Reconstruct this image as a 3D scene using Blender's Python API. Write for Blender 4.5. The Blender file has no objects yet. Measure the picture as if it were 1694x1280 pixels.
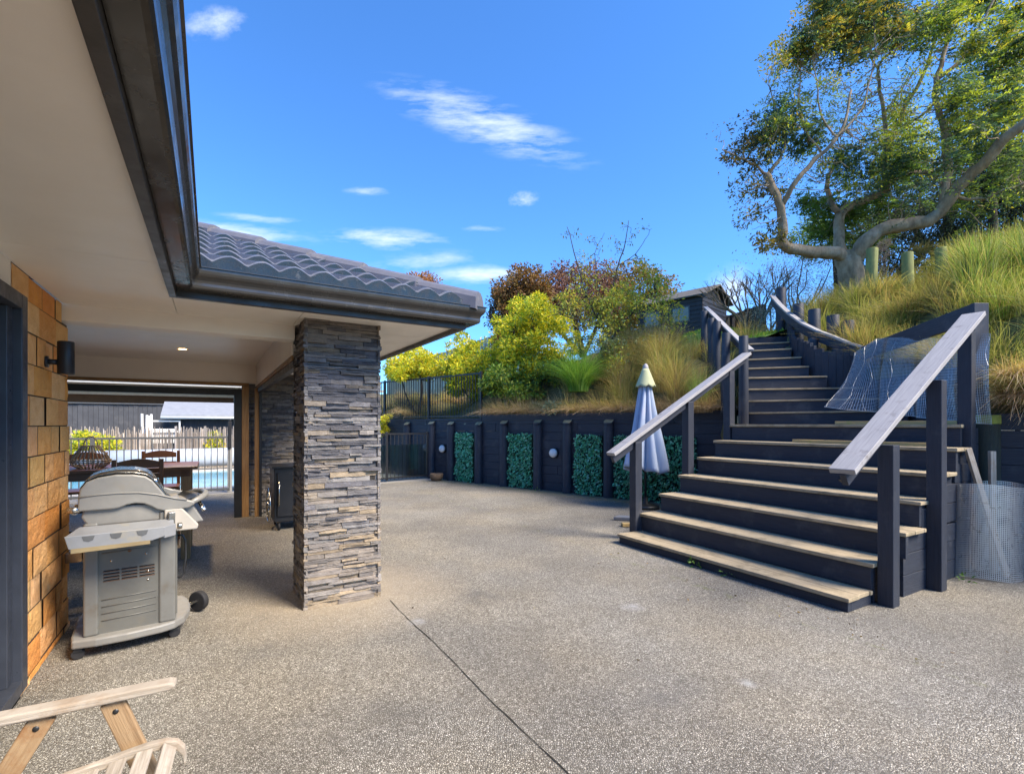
import bpy, math, random
import numpy as np
from mathutils import Vector, Matrix
random.seed(7); rng = np.random.default_rng(11)
R = math.radians
sc = bpy.context.scene
COL = sc.collection
F = 805.0; CH = 1.5; HZ = 702.0; CX = 847.0
# ---------------------------------------------------------------- frames
HU = Vector((-.5255, .8508, 0)); HV = Vector((.8508, .5255, 0))     # house: along, across
def HP(a, b, z): return HU*a + HV*b + Vector((0, 0, z))
SU = Vector((-.5, .866, 0)); SV = Vector((.866, .5, 0)); SR0 = Vector((2.685, 3.87, 0))
def SP(D, e, z): return SR0 + SV*D - SU*e + Vector((0, 0, z))       # stairs: climb D, to the right e
def W(px, py, Y): return Vector(((px-CX)/F*Y, Y, CH-(py-HZ)/F*Y))   # survey: sight line at distance Y
def G(px, py):
    Y = F*CH/(py-HZ); return Vector(((px-CX)/F*Y, Y, 0))
# ---------------------------------------------------------------- materials
def newmat(name):
    m = bpy.data.materials.new(name); m.use_nodes = True
    nt = m.node_tree; nt.nodes.clear()
    return m, nt, nt.nodes, nt.links
def N(nt, t, **k):
    n = nt.nodes.new(t)
    for a, v in k.items():
        if a == 'inp':
            for i, x in v.items(): n.inputs[i].default_value = x
        else: setattr(n, a, v)
    return n
def c4(c): return (c[0], c[1], c[2], 1)
def mixc(nt, f, a, b, mode='MIX'):
    n = N(nt, 'ShaderNodeMix', data_type='RGBA', blend_type=mode)
    for s, v in ((0, f), (6, a), (7, b)):
        if isinstance(v, bpy.types.NodeSocket): nt.links.new(v, n.inputs[s])
        elif s == 0: n.inputs[0].default_value = v
        else: n.inputs[s].default_value = c4(v)
    return n.outputs[2]
def noise(nt, vec, scale, detail=4, rough=.6):
    n = N(nt, 'ShaderNodeTexNoise', inp={'Scale': scale, 'Detail': detail, 'Roughness': rough})
    if vec: nt.links.new(vec, n.inputs['Vector'])
    return n.outputs[0]
def ramp(nt, s, lo, hi, a=0, b=1):
    n = N(nt, 'ShaderNodeMapRange', inp={1: lo, 2: hi, 3: a, 4: b}); nt.links.new(s, n.inputs[0]); return n.outputs[0]
def coord(nt, kind, stretch=(1, 1, 1)):
    t = N(nt, 'ShaderNodeTexCoord'); mp = N(nt, 'ShaderNodeMapping')
    mp.inputs['Scale'].default_value = stretch
    nt.links.new(t.outputs[kind], mp.inputs[0]); return mp.outputs[0]
def finish(nt, col, rough=.6, bump=None, bstr=.3, bdist=.01, metal=0, spec=.5, **k):
    p = N(nt, 'ShaderNodeBsdfPrincipled')
    for s, v in (('Base Color', col), ('Roughness', rough)):
        if isinstance(v, bpy.types.NodeSocket): nt.links.new(v, p.inputs[s])
        elif s == 'Roughness': p.inputs[s].default_value = v
        else: p.inputs[s].default_value = c4(v)
    p.inputs['Metallic'].default_value = metal
    p.inputs['Specular IOR Level'].default_value = spec
    for a, v in k.items(): p.inputs[a].default_value = v
    if bump:
        b = N(nt, 'ShaderNodeBump', inp={'Strength': bstr, 'Distance': bdist})
        nt.links.new(bump, b.inputs['Height']); nt.links.new(b.outputs[0], p.inputs['Normal'])
    o = N(nt, 'ShaderNodeOutputMaterial'); nt.links.new(p.outputs[0], o.inputs[0]); return p
def M(name, c1, c2=None, scale=6, rough=.6, bump=.25, bscale=60, kind='Object', stretch=(1, 1, 1), metal=0, spec=.4,
      dirt=None, dscale=2, dlo=.55, dhi=.75, bdist=.004, attr=False, rvar=.12, **k):
    m, nt, nd, ln = newmat(name)
    v = coord(nt, kind, stretch)
    c2 = c2 or tuple(x*.8 for x in c1)
    col = mixc(nt, ramp(nt, noise(nt, v, scale, 5), .3, .7), c1, c2)
    if attr:
        a = N(nt, 'ShaderNodeAttribute', attribute_name='col'); col = mixc(nt, 1.0, col, a.outputs[0], 'MULTIPLY')
    if dirt:
        o = coord(nt, 'Object')
        col = mixc(nt, ramp(nt, noise(nt, o, dscale, 7, .65), dlo, dhi), col, dirt)
    b = noise(nt, v, bscale, 5, .7)
    r = ramp(nt, noise(nt, v, scale*2.3, 4), .3, .7, max(0, rough-rvar), min(1, rough+rvar))
    finish(nt, col, r, b if bump else None, bump, bdist, metal, spec, **k)
    return m
def wood(name, c1, c2, rough=.7, bump=.5, attr=False, dirt=None, **k):
    return M(name, c1, c2, scale=3, rough=rough, bump=bump, bscale=9, kind='UV', stretch=(1.2, 22, 1), attr=attr, dirt=dirt, bdist=.003, **k)
def leafmat(name, transl=.35, rough=.5, spec=.3):
    m, nt, nd, ln = newmat(name)
    a = N(nt, 'ShaderNodeAttribute', attribute_name='col')
    p = N(nt, 'ShaderNodeBsdfPrincipled', inp={'Roughness': rough, 'Specular IOR Level': spec})
    ln.new(a.outputs[0], p.inputs['Base Color'])
    t = N(nt, 'ShaderNodeBsdfTranslucent')
    br = mixc(nt, 1.0, a.outputs[0], (1.25, 1.2, .7), 'MULTIPLY'); ln.new(br, t.inputs[0])
    s = N(nt, 'ShaderNodeMixShader', inp={0: transl}); ln.new(p.outputs[0], s.inputs[1]); ln.new(t.outputs[0], s.inputs[2])
    o = N(nt, 'ShaderNodeOutputMaterial'); ln.new(s.outputs[0], o.inputs[0]); return m
def glassmat(name, tint, alpha=.15, rough=.05):
    m, nt, nd, ln = newmat(name)
    t = N(nt, 'ShaderNodeBsdfTransparent'); t.inputs[0].default_value = c4(tint)
    g = N(nt, 'ShaderNodeBsdfGlossy', inp={'Roughness': rough})
    lw = N(nt, 'ShaderNodeLayerWeight', inp={0: .3})
    f = ramp(nt, lw.outputs['Fresnel'], 0, 1, alpha, 1)
    s = N(nt, 'ShaderNodeMixShader'); ln.new(f, s.inputs[0]); ln.new(t.outputs[0], s.inputs[1]); ln.new(g.outputs[0], s.inputs[2])
    o = N(nt, 'ShaderNodeOutputMaterial'); ln.new(s.outputs[0], o.inputs[0]); return m
# ---------------------------------------------------------------- mesh builder
ORG = {}
class MB:
    def __init__(s): s.v = []; s.f = []; s.uv = []; s.c = []; s.col = (1, 1, 1); s.sm = []; s.smooth = False
    def add(s, vs, fs, uvs=None):
        o = len(s.v); s.v += [tuple(x) for x in vs]
        for i, f in enumerate(fs):
            s.f.append([o+j for j in f]); s.sm.append(s.smooth); s.c.append(s.col)
            s.uv.append(uvs[i] if uvs else [(vs[j][0], vs[j][2]) for j in f])
        return s
    def hexa(s, P):      # 8 corners: bottom 0-3 ccw, top 4-7
        s.add(P, [(0, 3, 2, 1), (4, 5, 6, 7), (0, 1, 5, 4), (1, 2, 6, 5), (2, 3, 7, 6), (3, 0, 4, 7)]); return s
    def box(s, p, ax, ay, az):    # corner + three full edge vectors; UV u along the longest
        p, ax, ay, az = map(Vector, (p, ax, ay, az))
        if ax.cross(ay).dot(az) < 0: p = p+ax; ax = -ax
        P = [p, p+ax, p+ax+ay, p+ay, p+az, p+ax+az, p+ax+ay+az, p+ay+az]
        L = [ax.length, ay.length, az.length]; k = L.index(max(L)); r = random.random()*40; r2 = random.random()*40
        cs = [(0, 0, 0), (1, 0, 0), (1, 1, 0), (0, 1, 0), (0, 0, 1), (1, 0, 1), (1, 1, 1), (0, 1, 1)]
        fs = [(0, 3, 2, 1), (4, 5, 6, 7), (0, 1, 5, 4), (1, 2, 6, 5), (2, 3, 7, 6), (3, 0, 4, 7)]
        nrm = [2, 2, 1, 0, 1, 0]; uvs = []
        for f, n in zip(fs, nrm):
            o = [i for i in range(3) if i != n]
            if k in o: u = k; w = o[0] if o[1] == k else o[1]
            else: u, w = o
            uvs.append([(cs[j][u]*L[u]+r, cs[j][w]*L[w]+r2+n*.37) for j in f])
        s.add(P, fs, uvs); return s
    def beam(s, p, q, w, h, side=None, up=(0, 0, 1)):   # centre line p->q, width w sideways, height h
        p, q = Vector(p), Vector(q); d = (q-p).normalized()
        if side is None:
            side = d.cross(Vector(up))
            if side.length < 1e-4: side = Vector((1, 0, 0))
        sd = Vector(side); sd = (sd-d*sd.dot(d)).normalized(); u = sd.cross(d).normalized()
        return s.box(p-sd*w/2-u*h/2, sd*w, q-p, u*h)
    def vpost(s, p, w, d, h, dirx): # vertical square post, base centre p
        dx = Vector(dirx).normalized(); dy = Vector((-dx.y, dx.x, 0))
        return s.box(Vector(p)-dx*w/2-dy*d/2, dx*w, dy*d, Vector((0, 0, h)))
    def tube(s, pts, rad, n=8, cap=True, jit=0):
        pts = [Vector(p) for p in pts]; rad = rad if hasattr(rad, '__len__') else [rad]*len(pts)
        vs = []; ref = None; L = 0; us = []
        for i, p in enumerate(pts):
            d = (pts[min(i+1, len(pts)-1)]-pts[max(i-1, 0)]).normalized()
            if ref is None: ref = d.orthogonal().normalized()
            ref = (ref-d*ref.dot(d)).normalized(); t = d.cross(ref)
            if i: L += (p-pts[i-1]).length
            us.append(L)
            for k in range(n):
                a = 2*math.pi*k/n; r = rad[i]*(1+jit*random.uniform(-1, 1))
                vs.append(p+(ref*math.cos(a)+t*math.sin(a))*r)
        fs = []; uv = []; r0 = random.random()*9
        for i in range(len(pts)-1):
            for k in range(n):
                k2 = (k+1) % n; fs.append((i*n+k, i*n+k2, (i+1)*n+k2, (i+1)*n+k))
                w0 = k/n*6.28*rad[0]+r0; w1 = (k+1)/n*6.28*rad[0]+r0
                uv.append([(us[i], w0), (us[i], w1), (us[i+1], w1), (us[i+1], w0)])
        sm = s.smooth; s.smooth = n > 4; s.add(vs, fs, uv); s.smooth = sm
        if cap:
            o = len(s.v)-len(vs)
            for fan in ([o+k for k in range(n)][::-1], [o+(len(pts)-1)*n+k for k in range(n)]):
                s.f.append(fan); s.sm.append(False); s.c.append(s.col)
                s.uv.append([(s.v[j][0]*.3, s.v[j][1]) for j in fan])
        return s
    def prism(s, outline, off):   # planar outline (list of Vector) extruded by off
        n = len(outline); O = [Vector(p) for p in outline]; off = Vector(off)
        nn = sum(((O[i]-O[0]).cross(O[(i+1) % n]-O[0]) for i in range(1, n)), Vector())
        if nn.dot(off) > 0: O = O[::-1]
        fs = [tuple(range(n)), tuple(range(2*n-1, n-1, -1))]+[(i, n+i, n+(i+1) % n, (i+1) % n) for i in range(n)]
        fs = [fs[0], fs[1]]+[(f[0], f[1], f[2], f[3])for f in fs[2:]]
        return s.add(O+[p+off for p in O], fs)
    def lathe(s, c, prof, n=16, axis=None):
        c = Vector(c); ax = Vector(axis or (0, 0, 1)).normalized(); x = ax.orthogonal().normalized(); y = ax.cross(x)
        vs = [c+ax*z+(x*math.cos(2*math.pi*k/n)+y*math.sin(2*math.pi*k/n))*r for r, z in prof for k in range(n)]
        fs = [(i*n+k, i*n+(k+1) % n, (i+1)*n+(k+1) % n, (i+1)*n+k) for i in range(len(prof)-1) for k in range(n)]
        sm = s.smooth; s.smooth = True; s.add(vs, fs); s.smooth = sm; return s
    def grid(s, fn, nu, nv):
        vs = [fn(i/nu, j/nv) for j in range(nv+1) for i in range(nu+1)]
        fs = [(j*(nu+1)+i, j*(nu+1)+i+1, (j+1)*(nu+1)+i+1, (j+1)*(nu+1)+i) for j in range(nv) for i in range(nu)]
        return s.add(vs, fs)
    def build(s, name, mat, parent=None, bevel=0, seg=2, solid=0, col=False):
        me = bpy.data.meshes.new(name)
        off = ORG.get(parent.name, Vector()) if parent else Vector()
        me.from_pydata([(x-off.x, y-off.y, z-off.z) for x, y, z in s.v], [], s.f)
        uvl = me.uv_layers.new(name='UVMap')
        uvl.data.foreach_set('uv', [x for f in s.uv for p in f for x in p])
        me.polygons.foreach_set('use_smooth', s.sm)
        if col:
            ca = me.color_attributes.new('col', 'FLOAT_COLOR', 'CORNER')
            ca.data.foreach_set('color', [x for f, c in zip(s.f, s.c) for _ in f for x in (c[0], c[1], c[2], 1)])
        me.materials.append(mat); me.update()
        ob = bpy.data.objects.new(name, me); COL.objects.link(ob)
        if parent: ob.parent = parent
        ORG[ob.name] = off
        if solid:
            m = ob.modifiers.new('s', 'SOLIDIFY'); m.thickness = solid; m.offset = 0
        if bevel:
            m = ob.modifiers.new('b', 'BEVEL'); m.width = bevel; m.segments = seg; m.limit_method = 'ANGLE'; m.angle_limit = R(40)
        return ob
def tag(o, label=None, cat=None, group=None, kind=None):
    for k, v in (('label', label), ('category', cat), ('group', group), ('kind', kind)):
        if v: o[k] = v
    return o
def thing(name, loc, label, cat, group=None, rz=0):
    o = bpy.data.objects.new(name, None); COL.objects.link(o); o.location = loc; o.rotation_euler = (0, 0, rz)
    o.empty_display_size = .1
    ORG[o.name] = Vector(loc) if rz == 0 else Vector(); return tag(o, label, cat, group)
def copy_tree(o, parent=None):
    c = o.copy(); COL.objects.link(c); c.parent = parent
    for ch in list(o.children): copy_tree(ch, c)
    return c
def npmesh(name, V, Fq, mat, parent=None, cols=None, smooth=False):   # V (n,3), F (m,k) numpy, cols per face (m,3)
    me = bpy.data.meshes.new(name); V = np.asarray(V, float); Fq = np.asarray(Fq, int)
    off = ORG.get(parent.name, Vector()) if parent else Vector(); V = V-np.array(off)
    m, k = Fq.shape
    me.vertices.add(len(V)); me.vertices.foreach_set('co', V.ravel())
    me.loops.add(m*k); me.loops.foreach_set('vertex_index', Fq.ravel())
    me.polygons.add(m); me.polygons.foreach_set('loop_start', np.arange(m)*k); 
    me.polygons.foreach_set('use_smooth', np.full(m, smooth))
    if cols is not None:
        ca = me.color_attributes.new('col', 'FLOAT_COLOR', 'CORNER')
        c = np.concatenate([cols, np.ones((m, 1))], 1); ca.data.foreach_set('color', np.repeat(c, k, 0).ravel())
    me.materials.append(mat); me.update(calc_edges=True); me.validate()
    ob = bpy.data.objects.new(name, me); COL.objects.link(ob)
    if parent: ob.parent = parent
    ORG[ob.name] = off
    return ob
def pal(colors, n, var=.18):
    c = np.array(colors)[rng.integers(0, len(colors), n)]
    return np.clip(c*rng.uniform(1-var, 1+var, (n, 1))*rng.uniform(.93, 1.07, (n, 3)), 0, 1)
def leaves(centers, size, colors, aspect=.45, droop=0, var=.2, dirs=None):  # folded leaf: 2 quads
    n = len(centers); C = np.asarray(centers)
    d = rng.normal(size=(n, 3)) if dirs is None else dirs+rng.normal(size=(n, 3))*.4
    d[:, 2] -= droop; d /= np.linalg.norm(d, axis=1)[:, None]
    s = np.cross(d, rng.normal(size=(n, 3))); s /= np.linalg.norm(s, axis=1)[:, None]+1e-9
    u = np.cross(s, d); L = (size*rng.uniform(.6, 1.3, n))[:, None]; w = L*aspect/2
    base = C; tip = C+d*L; l = C+d*L*.45+s*w+u*w*.35; r = C+d*L*.45-s*w+u*w*.35; mid = C+d*L*.5
    V = np.stack([base, l, tip, r, mid], 1).reshape(-1, 3); o = np.arange(n)[:, None]*5
    Fq = np.concatenate([o+np.array([[0, 4, 2, 1]]), o+np.array([[0, 3, 2, 4]])], 1).reshape(-1, 4)
    c = np.repeat(pal(colors, n, var) if not isinstance(colors, np.ndarray) else colors, 2, 0)
    return V, Fq, c
def merge(parts):
    V = []; Fq = []; c = []; o = 0
    for v, f, k in parts: V.append(v); Fq.append(f+o); c.append(k); o += len(v)
    return np.concatenate(V), np.concatenate(Fq), np.concatenate(c)
def blades(base, n, h, spread, w, colors, lean=(0, 0), seg=5, rbase=.08, flop=1.0, var=.2):
    b = np.asarray(base, float); az = rng.uniform(0, 2*np.pi, n); rr = rbase*np.sqrt(rng.uniform(0, 1, n))
    P0 = np.stack([b[0]+rr*np.cos(az), b[1]+rr*np.sin(az), np.full(n, b[2]-.03)], 1)
    az2 = az+rng.normal(size=n)*.5; out = np.stack([np.cos(az2), np.sin(az2), np.zeros(n)], 1)
    H = h*rng.uniform(.5, 1.1, n); S = spread*rng.uniform(.1, 1.15, n)
    t = np.linspace(0, 1, seg)[None, :, None]
    ln_ = np.array([lean[0], lean[1], 0])[None, None]
    up = (t-.5*flop*t**2.4*(S/spread)[:, None, None])*H[:, None, None]
    P = P0[:, None]+out[:, None]*S[:, None, None]*t**1.7+np.array([0, 0, 1])*up+ln_*t**1.6
    P = P+rng.normal(size=(n, 1, 3))*.03*h*t
    side = np.stack([-np.sin(az2), np.cos(az2), np.zeros(n)], 1)+rng.normal(size=(n, 3))*.4
    side /= np.linalg.norm(side, axis=1)[:, None]
    ww = (w*rng.uniform(.6, 1.3, n))[:, None, None]*(1-t*.85)
    V = np.stack([P-side[:, None]*ww/2, P+side[:, None]*ww/2], 2).reshape(-1, 3)
    o = (np.arange(n)*seg*2)[:, None, None]; j = np.arange(seg-1)[None, :, None]*2
    Fq = (o+j+np.array([0, 1, 3, 2])[None, None]).reshape(-1, 4)
    c = np.repeat(pal(colors, n, var), seg-1, 0)
    return V, Fq, c
# ================================================================ CAMERA, WORLD, SUN
cam = bpy.data.cameras.new('camera'); co = bpy.data.objects.new('camera', cam); COL.objects.link(co); sc.camera = co
co.location = (0, 0, CH); co.rotation_euler = (R(90), 0, 0)
cam.sensor_width = 36; cam.lens = F/1694*36; cam.shift_y = (HZ-640)/1694; cam.clip_start = .02; cam.clip_end = 800
SUN_EL, SUN_AZ = 47, 116           # azimuth clockwise from +Y
sd = bpy.data.lights.new('sun', 'SUN'); sd.energy = 4.5; sd.angle = R(26); sd.color = (1, .87, .71)
so = bpy.data.objects.new('sun', sd); COL.objects.link(so)
so.rotation_euler = (R(90-SUN_EL), 0, R(180-SUN_AZ)); so.location = (0, 0, 20)
wd = bpy.data.worlds.new('World'); sc.world = wd; wd.use_nodes = True; nt = wd.node_tree; nt.nodes.clear()
sky = N(nt, 'ShaderNodeTexSky', sky_type='NISHITA', sun_disc=False, sun_elevation=R(SUN_EL), sun_rotation=R(SUN_AZ),
        air_density=1.0, dust_density=.25, ozone_density=1.6)
tc = N(nt, 'ShaderNodeTexCoord'); sep = N(nt, 'ShaderNodeSeparateXYZ'); nt.links.new(tc.outputs['Generated'], sep.inputs[0])
def mth(op, a, b=None, c=None):
    n = N(nt, 'ShaderNodeMath', operation=op)
    for i, v in enumerate((a, b, c)):
        if v is None: continue
        if isinstance(v, bpy.types.NodeSocket): nt.links.new(v, n.inputs[i])
        else: n.inputs[i].default_value = v
    return n.outputs[0]
yy = mth('MAXIMUM', sep.outputs[1], .05)
cmb = N(nt, 'ShaderNodeCombineXYZ'); nt.links.new(mth('DIVIDE', sep.outputs[0], yy), cmb.inputs[0]); nt.links.new(mth('DIVIDE', sep.outputs[2], yy), cmb.inputs[1])
front = ramp(nt, sep.outputs[1], .06, .15)
total = None
# wisps of cloud: bearing and height (tangents), extent, tilt, density, grain stretch
for (px, py, rx, ry, rot, den, sc_, st) in [(357, 38, 75, 34, 5, 1.0, 9, 1.4), (800, 203, 215, 50, -20, .8, 9, 4), (865, 330, 38, 18, 0, .85, 14, 1.6),
      (608, 316, 46, 9, 0, .55, 12, 4), (400, 385, 150, 22, -6, .75, 7, 5), (640, 395, 125, 22, -3, .95, 8, 4), (700, 437, 120, 26, 5, .6, 8, 3),
      (800, 378, 44, 8, 0, .4, 12, 4), (800, 455, 130, 22, 2, .8, 8, 4), (1210, 490, 60, 60, 0, .9, 8, 1.5), (430, 362, 90, 10, -5, .5, 10, 5)]:
    mp = N(nt, 'ShaderNodeMapping', vector_type='TEXTURE')
    mp.inputs['Location'].default_value = ((px-CX)/F, (HZ-py)/F, 0); mp.inputs['Rotation'].default_value = (0, 0, R(rot))
    mp.inputs['Scale'].default_value = (rx/F, ry/F, 1); nt.links.new(cmb.outputs[0], mp.inputs[0])
    ln = N(nt, 'ShaderNodeVectorMath', operation='LENGTH'); nt.links.new(mp.outputs[0], ln.inputs[0])
    e = ramp(nt, ln.outputs['Value'], 0, 1, 1, 0)
    mp2 = N(nt, 'ShaderNodeMapping'); mp2.inputs['Rotation'].default_value = (0, 0, R(-rot)); mp2.inputs['Scale'].default_value = (1, st, 1)
    mp2.inputs['Location'].default_value = (px*.37, py*.11, 0); nt.links.new(cmb.outputs[0], mp2.inputs[0])
    nz = noise(nt, mp2.outputs[0], sc_, 8, .62)
    d = ramp(nt, mth('ADD', mth('MULTIPLY', nz, 1.9), mth('MULTIPLY', e, .55)), 1.0, 1.75, 0, den)
    d = mth('MULTIPLY', d, ramp(nt, e, 0, .6))
    total = d if total is None else mth('MAXIMUM', total, d)
total = mth('MULTIPLY', total, front)
hs = mixc(nt, 1.0, sky.outputs[0], (.40, .78, 1.22), 'MULTIPLY')
skyc = mixc(nt, total, hs, (4.4, 4.8, 5.4))
bg = N(nt, 'ShaderNodeBackground', inp={'Strength': .125}); nt.links.new(skyc, bg.inputs[0])
ow = N(nt, 'ShaderNodeOutputWorld'); nt.links.new(bg.outputs[0], ow.inputs[0])
sc.view_settings.view_transform = 'Standard'; sc.view_settings.look = 'None'; sc.view_settings.exposure = 1.17; sc.view_settings.gamma = 1
sc.cycles.max_bounces = 8; sc.cycles.transparent_max_bounces = 24; sc.cycles.diffuse_bounces = 5; sc.cycles.use_denoising = True
# ================================================================ MATERIALS
NAVY = (.030, .034, .052)
m_sleeper = wood('painted_sleeper', (.028, .035, .052), (.017, .021, .033), rough=.62, bump=.9, dirt=(.085, .085, .09), dscale=3, dlo=.55, dhi=.85)
m_post = wood('painted_post', (.032, .038, .055), (.019, .023, .034), rough=.55, bump=.6, dirt=(.08, .08, .085), dscale=4, dlo=.56, dhi=.85)
m_mosstop = M('mossy_timber_end', (.16, .15, .09), (.28, .26, .17), scale=14, rough=.9, bump=.6, bscale=40)
m_tread = wood('weathered_pine', (.44, .36, .235), (.24, .19, .12), rough=.85, bump=.8, dirt=(.17, .14, .085), dscale=6, dlo=.50, dhi=.72)
m_rail = wood('weathered_painted_rail', (.37, .36, .36), (.25, .245, .25), rough=.6, bump=.5, dirt=(.13, .115, .11), dscale=7, dlo=.58, dhi=.76)
m_pine = wood('yellow_pine', (.55, .40, .18), (.38, .26, .10), rough=.7, bump=.3, dirt=(.30, .33, .06), dscale=4, dlo=.55, dhi=.7)
m_cedar = wood('cedar_trim', (.36, .21, .085), (.20, .11, .045), rough=.55, bump=.3)
m_brownwood = wood('stained_furniture_wood', (.20, .085, .032), (.11, .045, .018), rough=.42, bump=.25)
m_greyteak = wood('bleached_teak', (.50, .45, .38), (.26, .22, .17), rough=.8, bump=.9, dirt=(.27, .19, .12), dscale=7, dlo=.52, dhi=.76)
m_tanteak = wood('oiled_teak', (.40, .28, .16), (.25, .16, .085), rough=.7, bump=.7, dirt=(.24, .10, .03), dscale=8, dlo=.50, dhi=.7)
m_cream = M('cream_soffit_paint', (.87, .83, .76), (.82, .78, .71), scale=3, rough=.42, bump=.08, bscale=200, spec=.4, rvar=.08)
m_cream2 = M('cream_beam_paint', (.87, .82, .74), (.81, .76, .68), scale=2, rough=.5, bump=.08, bscale=90)
m_fascia = M('dark_fascia_paint', (.045, .040, .036), (.032, .029, .027), scale=5, rough=.38, bump=.1, bscale=80, dirt=(.10, .095, .085), dscale=4, dlo=.6, dhi=.85)
m_gutter = M('gutter_steel', (.085, .080, .072), (.065, .061, .055), scale=4, rough=.22, bump=.05, metal=.5, dirt=(.12, .115, .10), dscale=5, dlo=.6, dhi=.9)
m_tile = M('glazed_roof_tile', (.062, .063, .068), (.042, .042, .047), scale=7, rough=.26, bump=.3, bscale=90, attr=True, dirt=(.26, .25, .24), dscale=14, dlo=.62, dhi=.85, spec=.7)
m_stone = M('ledge_stone', (.95, .95, .95), (.55, .55, .56), scale=12, rough=.8, bump=.9, bscale=55, attr=True, bdist=.012, stretch=(1, 1, 2.2), spec=.35)
m_brick = M('clay_block', (1, 1, 1), (.86, .76, .64), scale=9, rough=.85, bump=1, bscale=26, attr=True, bdist=.022, dirt=(.30, .13, .04), dscale=5, dlo=.64, dhi=.8)
m_brickflat = M('plain_clay_block', (.55, .30, .12), (.42, .22, .08), scale=4, rough=.85, bump=.6)
m_mortar = M('dark_mortar', (.13, .09, .06), rough=.95, bump=.5)
m_black = M('black_powdercoat', (.016, .017, .020), (.022, .023, .027), rough=.42, bump=.05)
m_frame = M('navy_aluminium', (.052, .060, .078), (.042, .048, .062), rough=.38, bump=.03, metal=.1)
m_glassdark = M('reflective_pane', (.02, .025, .03), rough=.06, bump=0, spec=1, rvar=.03)
m_bbq = M('bbq_cast_grey', (.25, .245, .225), (.21, .205, .19), scale=8, rough=.42, bump=.12, bscale=120, metal=.15, dirt=(.24, .21, .16), dscale=5, dlo=.62, dhi=.85)
m_bbqpanel = M('bbq_panel_grey', (.145, .145, .13), (.12, .12, .11), scale=6, rough=.45, bump=.08, metal=.2, dirt=(.17, .15, .11), dscale=4, dlo=.58, dhi=.82)
m_steel = M('stainless', (.50, .49, .46), (.38, .37, .34), scale=8, rough=.20, bump=.05, metal=.95, dirt=(.30, .26, .20), dscale=7, dlo=.6, dhi=.8)
m_rust = M('rust', (.20, .085, .03), (.10, .04, .015), scale=20, rough=.9, bump=.6)
m_darkmetal = M('dark_metal', (.05, .052, .055), rough=.4, bump=.1, metal=.6)
m_rubber = M('rubber', (.02, .02, .022), rough=.75, bump=.15)
m_chrome = M('chrome', (.7, .7, .7), rough=.12, bump=0, metal=1, rvar=.04)
m_white = M('white_plastic', (.72, .72, .70), (.62, .62, .60), rough=.4, bump=.05)
m_galv = M('galvanised_wire', (.62, .62, .61), (.50, .51, .51), rough=.35, bump=0, metal=.5)
m_bark = M('pale_bark', (.38, .29, .19), (.17, .125, .08), scale=9, rough=.9, bump=1, bscale=16, stretch=(1, 1, .5), bdist=.02, dirt=(.36, .33, .27), dscale=3)
m_darkbark = M('dark_bark', (.07, .055, .045), (.04, .032, .026), scale=8, rough=.9, bump=.6)
m_twig = M('bare_twig', (.22, .17, .12), (.13, .10, .07), scale=8, rough=.9, bump=.4)
m_leaf = leafmat('foliage'); m_leafthin = leafmat('thin_foliage', .5); m_grass = leafmat('grass_blades', .4, .6, .2); m_ivy = leafmat('plastic_leaves', .12, .35, .5)
m_lichenpost = wood('lichen_post', (.22, .24, .08), (.13, .14, .06), rough=.9, bump=.8, dirt=(.30, .33, .10), dscale=6, dlo=.5, dhi=.7)
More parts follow.
